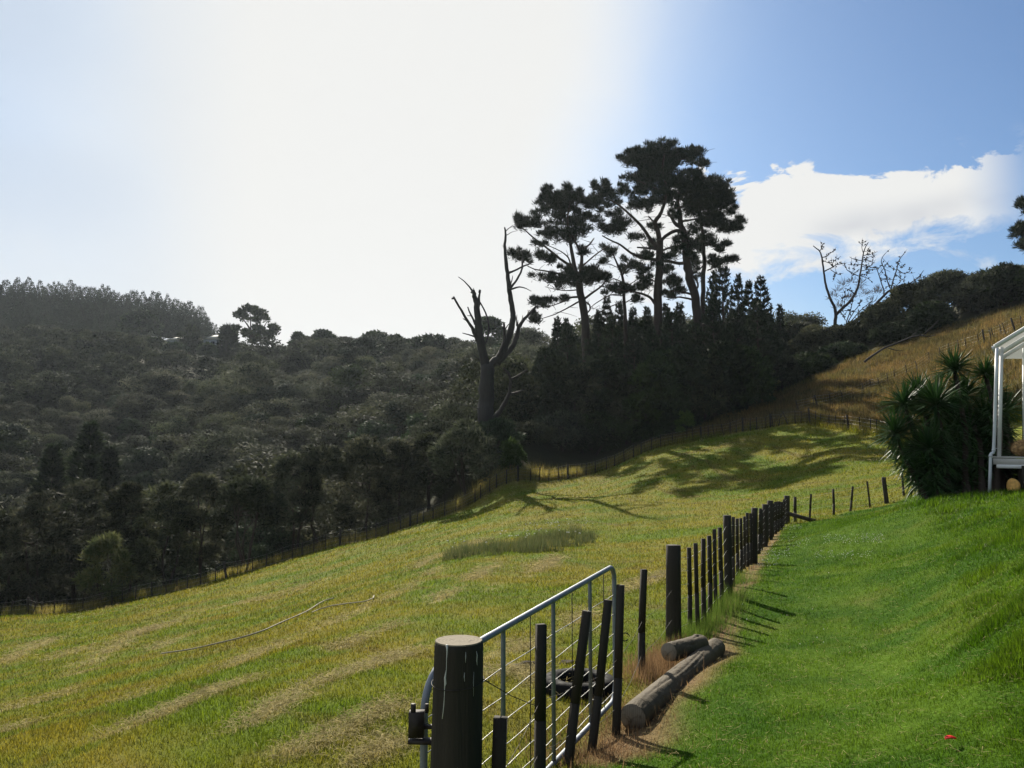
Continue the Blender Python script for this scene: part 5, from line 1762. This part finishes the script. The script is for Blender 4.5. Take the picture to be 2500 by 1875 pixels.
def pine(name, trunk, r0, r1, limbs, pads, label, d0, seed, sparse=False, group=GP):
    g = P(trunk[0][0], trunk[0][1], d0)
    root = empty(name, (g[0], g[1], float(H(g[0], g[1]))), label, 'pine tree', group)
    t0 = list(trunk)
    gb = root.location
    # carry the trunk down to the ground
    ub = gb[0] / gb[1] * F + CX
    limb(root, 'trunk', [(trunk[0][0] + (trunk[0][0] - trunk[1][0]) * .3, 1096 - gb[2] / gb[1] * F + 6)] + t0, r0, r1, d0, n=12, seed=seed)
    rng = np.random.default_rng(seed)
    for i, (px_, a, b) in enumerate(limbs):
        limb(root, 'branch', px_, a, b, d0, d0 + rng.uniform(-2.5, 2.5), seed=seed + i, n=7, twigs=5)
    if pads:
        pad_crown(pads, d0, 'pine', root, seed + 50, .44, .065, per=60, rb=.36, dens=1.45, grow=1.08, up=.8, sats=3, edge=1.0)
    return root


A_tr = [(1433, 882), (1430, 820), (1426, 763), (1417, 717), (1411, 676)]
pine('pine_tree', A_tr, 11, 8.5, [
    ([(1412, 678), (1404, 658), (1396, 611), (1391, 589), (1384, 539), (1391, 494)], 6, 2),
    ([(1412, 678), (1419, 660), (1421, 623), (1417, 612), (1408, 598), (1395, 570)], 5.5, 2),
    ([(1404, 662), (1388, 645), (1372, 636), (1355, 622), (1337, 607), (1326, 598), (1301, 579), (1278, 559), (1256, 549)], 4, 1.2),
    ([(1396, 648), (1392, 641), (1388, 629), (1374, 616), (1354, 606), (1330, 596)], 2.4, .8),
    ([(1408, 678), (1370, 669), (1336, 662), (1305, 658), (1287, 649)], 3, 1),
    ([(1414, 725), (1392, 726), (1374, 737), (1337, 750)], 3, 1), ([(1416, 735), (1392, 749), (1354, 768), (1312, 781)], 2.4, .7),
    ([(1424, 732), (1450, 712), (1471, 697), (1478, 685)], 3.2, 1.4), ([(1422, 650), (1453, 622), (1478, 605), (1490, 596)], 2.2, .9),
    ([(1427, 735), (1440, 744), (1441, 756), (1432, 766)], 2.2, 1.8), ([(1420, 612), (1440, 597), (1450, 582)], 3, 1.5), ([(1408, 708), (1380, 710), (1353, 706), (1330, 700)], 1.6, .6)],
    [(1379, 498, 60, 26, 1.15), (1335, 478, 16, 14), (1391, 476, 18, 16), (1414, 484, 10, 16), (1440, 500, 20, 16), (1357, 486, 14, 12), (1337, 466, 7, 10), (1390, 465, 6, 9),
     (1283, 546, 33, 13), (1268, 538, 12, 8), (1310, 535, 14, 11), (1326, 512, 14, 11), (1392, 540, 60, 20, .7), (1440, 535, 26, 14, .6), (1381, 579, 56, 13, .8), (1345, 568, 24, 8, .6), (1430, 560, 26, 12, .6),
     (1272, 629, 26, 11), (1255, 622, 10, 7), (1321, 626, 20, 15), (1312, 598, 16, 4, .7), (1345, 634, 14, 6, .5), (1417, 681, 56, 18, .9), (1385, 665, 16, 10), (1440, 664, 26, 12), (1468, 675, 20, 14), (1336, 682, 30, 8, .8), (1370, 690, 26, 9, .7),
     (1323, 739, 34, 9), (1300, 732, 12, 7), (1374, 731, 9, 6), (1430, 616, 17, 9), (1303, 766, 8, 12, .8), (1308, 780, 8, 5)],
    'leftmost tall pine with spreading flat-topped crown and long bare limbs beside the dead tree', PD, 700)
B_tr = [(1604, 850), (1605, 817), (1606, 745), (1608, 681), (1610, 636), (1611, 611), (1612, 584)]
pine('pine_tree', B_tr, 12, 8.5, [
    ([(1611, 590), (1605, 560), (1597, 543), (1610, 526), (1617, 512), (1625, 485), (1626, 448), (1616, 412), (1622, 375)], 6.5, 2),
    ([(1606, 609), (1588, 584), (1570, 557), (1552, 537), (1531, 517), (1512, 501), (1490, 488)], 5, 1.6),
    ([(1606, 634), (1585, 632), (1561, 629), (1541, 618), (1516, 598), (1489, 586), (1470, 575)], 4.5, 1.5),
    ([(1608, 609), (1580, 606), (1556, 604)], 2.6, 2), ([(1598, 544), (1590, 535), (1583, 527)], 3, 1), ([(1617, 612), (1634, 604), (1650, 606)], 3, 1.5),
    ([(1601, 744), (1587, 725), (1567, 717), (1540, 710), (1507, 707), (1462, 698)], 4, 1.2), ([(1605, 690), (1585, 680), (1566, 672)], 2, .8), ([(1612, 690), (1632, 685), (1650, 690)], 2, .8),
    ([(1617, 420), (1590, 405), (1560, 395), (1530, 393)], 3, .8), ([(1620, 405), (1650, 392), (1690, 385), (1712, 372)], 3, 1), ([(1622, 470), (1590, 455), (1555, 440)], 3, 1), ([(1690, 395), (1700, 402), (1720, 404)], 1, .5)],
    [(1607, 385, 84, 20, 1.25), (1560, 378, 34, 12), (1588, 364, 12, 9), (1637, 360, 9, 8), (1700, 374, 22, 17), (1660, 382, 30, 15), (1610, 405, 60, 18, 1.1), (1527, 394, 13, 6), (1555, 402, 22, 9),
     (1621, 440, 60, 32, 1.15), (1545, 436, 24, 8), (1575, 445, 24, 12), (1567, 463, 34, 14, .9), (1625, 485, 36, 20), (1578, 503, 28, 13, .8), (1660, 450, 30, 24, 1.1), (1690, 425, 18, 8), (1718, 404, 7, 3, .7),
     (1477, 475, 30, 18), (1473, 449, 10, 10), (1452, 458, 10, 9), (1524, 470, 22, 13), (1456, 500, 16, 18, .7), (1500, 495, 26, 14, .6), (1557, 502, 36, 12, .6), (1493, 560, 36, 15), (1489, 530, 20, 10, .5), (1530, 545, 26, 14, .45), (1552, 578, 20, 6, .7),
     (1580, 627, 28, 6), (1560, 655, 16, 8, .5), (1580, 680, 22, 28, .65), (1565, 700, 16, 14, .7), (1640, 690, 26, 20), (1624, 657, 13, 12), (1634, 627, 20, 6), (1516, 706, 44, 8), (1560, 735, 12, 7, .6), (1600, 600, 10, 7, .5), (1590, 560, 18, 10, .4)],
    'tallest pine, thick straight trunk under a broad umbrella crown in the middle of the group', PD, 720)
C_tr = [(1712, 850), (1703, 790), (1697, 726), (1687, 690), (1678, 654), (1676, 632), (1676, 588)]
pine('pine_tree', C_tr, 11, 9.5, [
    ([(1676, 596), (1667, 566), (1660, 545), (1660, 520), (1654, 494), (1661, 457)], 9.5, 3), ([(1660, 553), (1648, 546), (1639, 530), (1630, 519)], 6, 2.5),
    ([(1672, 575), (1662, 562), (1646, 564), (1623, 577), (1612, 590)], 5, 4), ([(1663, 541), (1685, 537), (1706, 533), (1740, 530)], 3, 1.2), ([(1674, 572), (1684, 560), (1700, 550)], 2.4, 1),
    ([(1677, 642), (1661, 643), (1629, 638), (1600, 634)], 5, 3), ([(1688, 718), (1670, 714), (1647, 710), (1625, 712)], 3, 1), ([(1692, 732), (1661, 725), (1620, 725)], 3, 1),
    ([(1700, 708), (1705, 697), (1701, 683), (1692, 674)], 2.6, 2), ([(1670, 590), (1690, 600), (1705, 612)], 2, .8), ([(1661, 470), (1700, 460), (1750, 455)], 3, 1), ([(1660, 505), (1710, 500), (1770, 505)], 3, 1)],
    [(1724, 480, 58, 40, 1.5), (1706, 434, 14, 10), (1735, 446, 16, 9), (1764, 454, 13, 12), (1690, 450, 26, 18), (1760, 490, 32, 30, 1.2), (1786, 494, 13, 18), (1742, 540, 36, 24, 1.25), (1700, 510, 34, 24, 1.2), (1680, 475, 26, 26, 1.1),
     (1814, 541, 13, 5, .8), (1794, 548, 14, 5, .8), (1787, 516, 11, 9, .7), (1776, 560, 20, 8), (1695, 562, 18, 14, .5), (1672, 602, 34, 24, .95), (1650, 590, 14, 14, .7), (1690, 625, 18, 14, .8), (1660, 712, 20, 5, .8), (1640, 726, 16, 5, .8), (1655, 530, 16, 16, .9), (1800, 560, 10, 2, .5)],
    'leaning pine with the darkest, densest crown at the right of the group', PD + 1.5, 740)
D_tr = [(1716, 830), (1716, 760), (1717, 712), (1717, 672), (1721, 645), (1718, 618), (1717, 600), (1718, 575), (1712, 548)]
pine('pine_tree', D_tr, 6.5, 4, [
    ([(1728, 660), (1741, 654), (1748, 636), (1754, 623), (1766, 631), (1784, 640)], 1.8, .8), ([(1722, 640), (1712, 655), (1700, 662)], 2, .8), ([(1720, 600), (1745, 596), (1770, 600)], 2, .8), ([(1719, 580), (1700, 590), (1690, 600)], 2, .8)],
    [(1725, 588, 30, 13, .8), (1764, 598, 20, 7), (1755, 609, 7, 5), (1700, 655, 16, 18, .8), (1750, 645, 22, 13, .8), (1742, 634, 9, 8), (1784, 637, 19, 8), (1704, 600, 14, 12, .8)],
    'slim straight-trunked pine standing behind the leaning pine', PD + 5, 760)
E_tr = [(1528, 800), (1525, 754), (1523, 708), (1520, 672), (1507, 645), (1498, 623), (1489, 604)]
pine('pine_tree', E_tr, 5.5, 1.2, [
    ([(1520, 672), (1530, 655), (1532, 640)], 2, .6), ([(1522, 690), (1500, 680), (1470, 672), (1450, 676)], 1.4, .5), ([(1524, 722), (1490, 718), (1455, 740), (1440, 752)], 1.8, .8), ([(1525, 735), (1490, 748), (1462, 762), (1450, 775)], 1.6, .7), ([(1512, 655), (1490, 645), (1470, 648)], 1.1, .5),
    ([(1524, 700), (1545, 690), (1570, 672)], 1.4, .6), ([(1522, 690), (1490, 688), (1480, 700)], 1.2, .5), ([(1515, 660), (1540, 640), (1560, 636)], 1.1, .5), ([(1525, 740), (1545, 728), (1552, 715)], 1.6, .6), ([(1500, 630), (1480, 625), (1462, 632)], .9, .4)],
    [(1522, 661, 12, 8, .5), (1500, 618, 14, 8, .35), (1535, 640, 16, 9, .35), (1480, 610, 10, 6, .35), (1490, 680, 20, 6, .3), (1545, 655, 14, 7, .35), (1470, 640, 10, 5, .3)],
    'thin half-dead pine with wispy bare twigs between the leftmost and the tallest pine', PD + 6, 780)
# pine reaching in at the right edge
pine('pine_tree', [(2590, 720), (2585, 640), (2580, 520)], 9, 5, [([(2582, 620), (2540, 580), (2505, 570), (2475, 560)], 3, 1), ([(2582, 560), (2540, 520), (2510, 500), (2488, 495)], 3, 1), ([(2583, 650), (2540, 615), (2500, 605)], 2, .8)],
     [(2492, 496, 8, 8), (2505, 505, 12, 9), (2483, 565, 12, 9), (2500, 572, 16, 12), (2492, 596, 10, 8), (2505, 610, 12, 8), (2540, 520, 40, 30), (2560, 600, 40, 30), (2570, 450, 40, 40), (2495, 555, 5, 8)],
     'dark pine branches reaching in from the right edge above the crest trees', 78, 790, group=None)

# young pines, cone shaped with upright shoots
def young_pine(u, vt, d, wpx, seed, label, vb=None):
    g, hh = top_height(u, vt, d)
    wd = wpx / F * d
    rng = np.random.default_rng(seed)
    root = empty('young_pine', g, label, 'pine tree', 'young pines under the tall ones')
    ps, ds = [], []
    mb = MB(); mb.tube([(0, 0, -.4), (0, 0, hh * .5), (0, 0, hh * .97)], [.02 * hh + .02, .010 * hh, .015], 7)
    z = hh * .12
    while z < hh * .97:
        f = z / hh
        nb = 6
        for k in range(nb):
            a = rng.uniform(0, 6.28); ln = (wd / 2) * (1 - f ** 1.6) * rng.uniform(.7, 1.1) + .12
            tip = np.array([math.cos(a) * ln, math.sin(a) * ln, z + ln * rng.uniform(.35, .75)])
            b = np.array([0, 0, z])
            mdp = b + (tip - b) * .55 - np.array([0, 0, ln * .10])
            mb.tube([b, mdp, tip], [.025, .018, .008], 4, cap=False)
            m_ = int(16 + ln * 46)
            t = rng.uniform(.25, 1.05, m_)
            q = b + (tip - b) * t[:, None]
            ps.append(q)
            ds.append(unit(rng.normal(0, .55, (m_, 3)) + (tip - b) / np.linalg.norm(tip - b) * .6 + np.array([0, 0, .55])))
            # upright candle at the tip
            m2 = 12
            ps.append(tip + np.array([0, 0, 1]) * rng.uniform(0, .55, m2)[:, None]); ds.append(unit(rng.normal(0, .4, (m2, 3)) + np.array([0, 0, .8])))
        z += .42 + .02 * hh
    m2 = 30
    ps.append(np.array([0, 0, hh * .9]) + np.array([0, 0, 1]) * rng.uniform(0, hh * .10, m2)[:, None]); ds.append(unit(rng.normal(0, .45, (m2, 3)) + np.array([0, 0, .8])))
    p = np.concatenate(ps); dd = np.concatenate(ds)
    V, Fc = cards(p, dd, rng.uniform(.25, .45, len(p)), rng.uniform(.08, .13, len(p)), rng)
    add_mesh('crown', V, Fc, M['pine'], root, attrs={'tint': np.repeat(rng.uniform(0, 1, len(p)), 4)})
    mb.build('trunk', M['bark'], root)


for i, (u, vt, d, w, lab) in enumerate([
    (1856, 674, 88, 95, 'slim young pine with the longest pointed leader at the right end of the pine group'),
    (1827, 684, 90, 60, 'young pine with a short pointed top left of the slim pointed one'),
    (1763, 640, 90, 130, 'largest young pine, bushy and broad, right of the slim pine trunk'),
    (1800, 672, 87, 95, 'bushy young pine between the largest one and the pointed ones'),
    (1740, 668, 92, 80, 'young pine pressed against the slim straight trunk'),
    (1482, 730, 90, 80, 'young pine with three tips below the wispy half-dead pine'),
    (1511, 736, 92, 60, 'narrow young pine beside the half-dead pine trunk'),
    (1545, 752, 90, 60, 'young pine left of the tallest trunk, against the sky gap'),
    (1580, 752, 91, 50, 'small young pine tip close to the tallest trunk'),
    (1361, 776, 88, 60, 'small young pine left of the leftmost pine trunk'),
    (1382, 780, 90, 46, 'narrow young pine just left of the leftmost pine trunk'),
    (1460, 764, 89, 50, 'young pine just right of the leftmost pine trunk'),
    (1625, 744, 93, 60, 'young pine between the tallest and the leaning trunks'),
    (1660, 740, 95, 70, 'broad young pine behind the leaning trunk'),
    (1880, 770, 96, 60, 'low young pine at the right foot of the pine group'),
    (1904, 752, 100, 26, 'tiny skinny pine standing alone on the skyline right of the group'),
    (1330, 850, 76, 120, 'dark young pine low down in front of the leftmost pine trunk'),
    (1385, 795, 77, 110, 'dark young pine covering the left side of the leftmost pine trunk'),
    (1440, 832, 76, 120, 'dark young pine covering the right side of the leftmost pine trunk'),
    (1495, 778, 77, 120, 'dark young pine in front of the wispy half-dead pine'),
    (1548, 815, 76, 110, 'shorter dark young pine left of the tallest trunk base'),
    (1592, 805, 75, 100, 'dark young pine right in front of the tallest trunk base'),
    (1640, 765, 76, 130, 'dark young pine filling the gap between the tallest and the leaning trunk'),
    (1692, 792, 76, 120, 'dark young pine in front of the leaning trunk base'),
    (1740, 735, 77, 140, 'tall dark young pine in front of the slim straight trunk'),
    (1792, 765, 78, 130, 'broad dark young pine standing in front of the bushy largest one'),
    (1848, 742, 79, 130, 'dark young pine in front of the slim pointed one at the right end'),
]):
    young_pine(u, vt, d, w, 800 + i, lab)

# ---------------------------------------------------------------- dead trees
DD = 65.0
g = P(1188, 1060, DD)
root = empty('dead_tree', (g[0], g[1], float(H(g[0], g[1]))), 'big grey dead tree with broken forked trunks, bare against the sky left of the pines', 'dead tree')
vb = 1096 - float(root.location[2]) / DD * F + 10
limb(root, 'trunk', [(1188, vb), (1188, 1033), (1187, 985), (1188, 930), (1189, 890)], 22, 16, DD, mat='grey_bark', n=16, jit=.10, seed=1)
DT = [
    ([(1186, 900), (1176, 850), (1168, 797), (1165, 770), (1164, 740), (1158, 722), (1155, 708)], 12, 4.5, 0),
    ([(1165, 760), (1169, 741), (1170, 722), (1173, 708)], 5, 1.6, .2),
    ([(1157, 716), (1147, 701), (1133, 686), (1119, 676)], 2.6, .8, .4), ([(1158, 722), (1164, 728), (1170, 736)], 2, 1.5, .1),
    ([(1166, 832), (1158, 812), (1152, 797), (1143, 786), (1127, 759), (1107, 724)], 5, 2.4, -1.2),
    ([(1160, 792), (1156, 780), (1147, 764), (1142, 749)], 3.2, 1.4, -.8), ([(1150, 771), (1145, 771), (1141, 770)], 1.2, .6, -.8), ([(1140, 783), (1134, 780), (1131, 778)], 1.6, 1, -1.2),
    ([(1164, 824), (1148, 818), (1129, 813)], 2.4, .9, -1),
    ([(1172, 738), (1183, 758), (1190, 775), (1194, 797), (1192, 822), (1184, 840), (1178, 855)], 1.8, 2.6, .7), ([(1190, 784), (1182, 783), (1175, 782)], .7, .7, .7),
    ([(1190, 905), (1204, 886), (1220, 873), (1231, 852), (1242, 822), (1250, 797), (1253, 775), (1251, 759), (1246, 720), (1241, 689), (1238, 657), (1233, 618), (1232, 597), (1235, 579), (1234, 565), (1232, 555)], 11, 1.7, .8),
    ([(1235, 564), (1244, 556), (1252, 550)], 1.2, .6, 1.4), ([(1237, 574), (1248, 567), (1259, 564)], 1, .4, 1.4), ([(1236, 616), (1243, 615), (1247, 614)], .9, .4, 1), ([(1230, 605), (1228, 601), (1226, 598)], 1, .4, 1),
    ([(1241, 667), (1250, 663), (1258, 660), (1276, 650), (1296, 643)], 3.2, 1.6, 1.5),
    ([(1247, 703), (1253, 694), (1259, 687), (1271, 667), (1275, 654), (1275, 638)], 3.2, 2.2, 2), ([(1246, 697), (1250, 684), (1252, 673)], 1.8, .9, 1.2),
    ([(1247, 706), (1260, 702), (1271, 700), (1284, 704), (1297, 711)], 2.6, .7, .6),
    ([(1214, 888), (1232, 868), (1249, 850), (1262, 822), (1267, 798), (1276, 783), (1292, 767), (1310, 747)], 8.5, 2.6, 2.0), ([(1270, 790), (1275, 780), (1276, 770)], 2.4, .8, 2), ([(1288, 770), (1290, 760), (1289, 757)], 2, .8, 2), ([(1262, 795), (1261, 780), (1262, 768)], 2.4, .7, 1.6),
    ([(1212, 880), (1224, 855), (1232, 831), (1232, 808), (1230, 788)], 5, 2.6, -.8), ([(1234, 803), (1240, 794), (1247, 786)], 1.6, .8, -.8),
    ([(1192, 1030), (1206, 1018), (1220, 1006), (1235, 979), (1245, 957), (1247, 928), (1242, 912), (1228, 898)], 7, 2.2, -1.5), ([(1246, 927), (1266, 917), (1288, 902)], 3.6, 1.4, -1.2), ([(1246, 962), (1262, 958), (1276, 952)], 3.4, 1.6, -1.8),
    ([(1176, 1000), (1150, 992), (1110, 984)], 1.4, .5, -2), ([(1172, 880), (1160, 870), (1150, 862)], 1.6, .6, -1),
]
for i, (px_, a, b, off) in enumerate(DT):
    limb(root, 'branch', px_, a, b, DD, DD + off, mat='grey_bark', n=9, jit=.08, seed=900 + i)
# splintered tops
mb = MB()
rng = np.random.default_rng(930)
for (u, v, w, hgt, off) in [(1155, 709, 5, 14, 0), (1172, 708, 3, 10, .2), (1310, 747, 4, 12, 2), (1264, 795, 8, 22, 1.2), (1106, 724, 2, 5, -1.2)]:
    for k in range(5):
        p = P(u + rng.uniform(-w, w), v + 6, DD + off + rng.uniform(-.1, .1))
        mb.tube([p, p + np.array([rng.normal(0, .05), rng.normal(0, .05), hgt / F * DD * rng.uniform(.5, 1)])], [.09, .005], 5)
adopt(mb.build('splinters', M['grey_bark']), root)

RD = 96.0
g = P(2038, 800, RD)
root = empty('bare_tree', (g[0], g[1], float(H(g[0], g[1]))), 'bare twiggy tree with slanting trunks and brown dead sprays on the right skyline', 'dead tree')
vb = 1096 - float(root.location[2]) / RD * F + 8
RT = [
    ([(2036, vb), (2038, 790), (2041, 767), (2037, 748), (2026, 728), (2018, 704), (2013, 682), (2010, 654), (2007, 630), (2002, 613), (1991, 605), (1985, 600)], 4.6, .9, 0),
    ([(2002, 612), (2007, 604), (2009, 595)], 1.1, .7, .3), ([(2007, 628), (2018, 627), (2029, 616), (2041, 610)], 1.2, .5, -1),
    ([(2012, 663), (2032, 653), (2041, 646), (2050, 645), (2061, 642)], 1.6, .6, 1), ([(2033, 652), (2032, 643), (2038, 635), (2053, 626)], 1.1, .5, .6), ([(2028, 658), (2041, 668), (2053, 671)], 1, .5, 1), ([(2009, 636), (2026, 643), (2035, 650)], .9, .5, -.6), ([(2041, 668), (2038, 675), (2036, 681)], .7, .4, 1),
    ([(2041, 768), (2060, 750), (2076, 736), (2088, 717), (2096, 696), (2099, 673), (2104, 645), (2107, 620), (2112, 605), (2120, 591)], 4, .8, 1),
    ([(2107, 616), (2103, 602), (2109, 590)], .9, .5, 1.4), ([(2107, 624), (2129, 620), (2142, 614)], 1, .5, 2), ([(2106, 632), (2123, 637), (2136, 642)], 1, .5, 0), ([(2105, 645), (2126, 654), (2153, 654)], 1.1, .5, 2), ([(2101, 662), (2120, 657), (2139, 658)], 1, .5, 0), ([(2099, 673), (2117, 668), (2132, 666)], 1, .5, 2), ([(2100, 673), (2118, 679), (2131, 689)], 1, .4, .5),
    ([(2106, 636), (2093, 635), (2082, 632), (2074, 627)], 1, .5, .4), ([(2103, 646), (2085, 647), (2070, 646)], 1, .5, 2), ([(2098, 657), (2085, 667), (2077, 678)], .9, .4, 1), ([(2096, 674), (2082, 667), (2068, 660), (2065, 652), (2057, 647)], 1.2, .5, 1), ([(2105, 640), (2118, 628), (2140, 622)], .9, .4, 1.5), ([(2108, 614), (2120, 613), (2128, 616)], .7, .4, 1), ([(2104, 650), (2118, 652), (2130, 648)], .8, .4, 1),
    ([(2082, 792), (2110, 765), (2136, 745), (2156, 723), (2175, 706), (2195, 704), (2214, 696), (2233, 685), (2245, 674), (2255, 660)], 4, .6, -1.5),
    ([(2157, 722), (2159, 710), (2153, 695), (2149, 681), (2142, 660), (2137, 650)], 1.8, .7, -1), ([(2175, 706), (2182, 679), (2190, 657), (2192, 641), (2200, 627), (2208, 619)], 1.7, .7, -1.5), ([(2173, 704), (2165, 682), (2160, 657), (2151, 641), (2153, 629), (2162, 618)], 1.5, .6, -.5), ([(2190, 657), (2205, 668), (2219, 665), (2227, 653)], 1.1, .6, -2),
    ([(2146, 670), (2161, 650), (2168, 640)], .9, .4, -1), ([(2240, 680), (2252, 677), (2262, 671)], .8, .4, -1.5), ([(2232, 686), (2240, 699), (2256, 701)], .8, .4, -1.5), ([(2158, 724), (2172, 730), (2178, 738)], 1, .5, -1), ([(2150, 681), (2170, 683), (2190, 682)], .9, .4, 0), ([(2190, 660), (2178, 655), (2170, 650)], .8, .4, -1), ([(2186, 668), (2200, 682), (2211, 686)], .8, .4, -1), ([(2192, 645), (2202, 652), (2210, 650)], .7, .4, -1),
    ([(2178, 706), (2196, 690), (2205, 680)], .8, .4, -1), ([(2162, 700), (2180, 697), (2196, 699)], .8, .4, -1),
    ([(2066, 786), (2074, 765), (2080, 745), (2082, 725)], 1.4, .7, .5), ([(2070, 786), (2085, 760), (2098, 745), (2101, 730)], 1.3, .7, .5), ([(2076, 786), (2098, 760), (2116, 745), (2128, 735)], 1.3, .7, .5), ([(2064, 782), (2058, 770), (2053, 765)], 1, .5, .5), ([(2062, 758), (2080, 759), (2100, 764)], 1, .5, .5), ([(2060, 750), (2063, 730), (2064, 705)], 1.1, .5, .5), ([(2086, 716), (2072, 708), (2063, 703)], 1.4, .6, .5), ([(2080, 786), (2104, 768), (2117, 750), (2130, 740)], 1.2, .6, .2), ([(2055, 755), (2056, 735), (2060, 722)], 1, .5, 0),
]
rng = np.random.default_rng(950)
tips = []
for i, (px_, a, b, off) in enumerate(RT):
    limb(root, 'trunk' if a >= 4 else 'branch', px_, a, b, RD, RD + off, mat='grey_bark', n=7, seed=960 + i, twigs=0 if a > 2 else 7, cones=True)
pad_crown([(2057, 696, 15, 10, .35), (2101, 707, 16, 13, .9), (2110, 718, 10, 8, .8), (2047, 712, 9, 6, .35), (2035, 728, 8, 5, .35), (2048, 747, 10, 9, .35), (2137, 714, 16, 11, .3), (2082, 686, 10, 8, .35), (2105, 690, 12, 8, .3), (2079, 728, 13, 9, .45), (2126, 737, 10, 7, .5), (2064, 730, 8, 12, .35), (2150, 710, 10, 6, .3)],
          RD, 'brown_leaf', root, 980, .7, .05, per=26, rb=.6)

# fallen bare branch on the dry slope
root = empty('fallen_branch', hit(2120, 868), 'long pale fallen branch lying at the edge of the trees on the dry slope', 'branch')
def slope(u, v, up=.25):
    p = hit(u, v + 8); return p
FB = [([(2110, 884), (2130, 868), (2160, 848), (2190, 838), (2220, 824), (2250, 818)], 3.0, 1.6), ([(2258, 815), (2275, 798), (2292, 782)], 1.8, .8), ([(2170, 850), (2190, 856), (2205, 856)], 1.5, .7), ([(2250, 818), (2265, 822), (2285, 818)], 1.6, .7), ([(2225, 822), (2235, 812), (2240, 806)], 1.2, .6)]
for i, (px_, a, b) in enumerate(FB):
    limb(root, 'branch', px_, a, b, 79.5, 78.5, mat='grey_bark', n=7, seed=990 + i)

# ---------------------------------------------------------------- air
hz = MB()
x0, x1, y0, y1, z0, z1 = -560, 560, -90, 720, float(GZ.min()) - 1.0, 100.0
v = [(x0, y0, z0), (x1, y0, z0), (x1, y1, z0), (x0, y1, z0), (x0, y0, z1), (x1, y0, z1), (x1, y1, z1), (x0, y1, z1)]
hz.add(v, [(3, 2, 1, 0), (4, 5, 6, 7), (0, 1, 5, 4), (1, 2, 6, 5), (2, 3, 7, 6), (3, 0, 4, 7)])
m, h = new_mat('thin_haze')
vol = h.n('ShaderNodeVolumePrincipled')
vol.inputs['Color'].default_value = C(.80, .90, 1.0)
vol.inputs['Density'].default_value = 0.00009
vol.inputs['Anisotropy'].default_value = 0.45
om = h.n('ShaderNodeOutputMaterial')
h.set(om.inputs['Volume'], vol.outputs[0])
o = hz.build('haze', m)
tag(o, 'thin bright haze in the valley air', 'haze', kind='stuff')
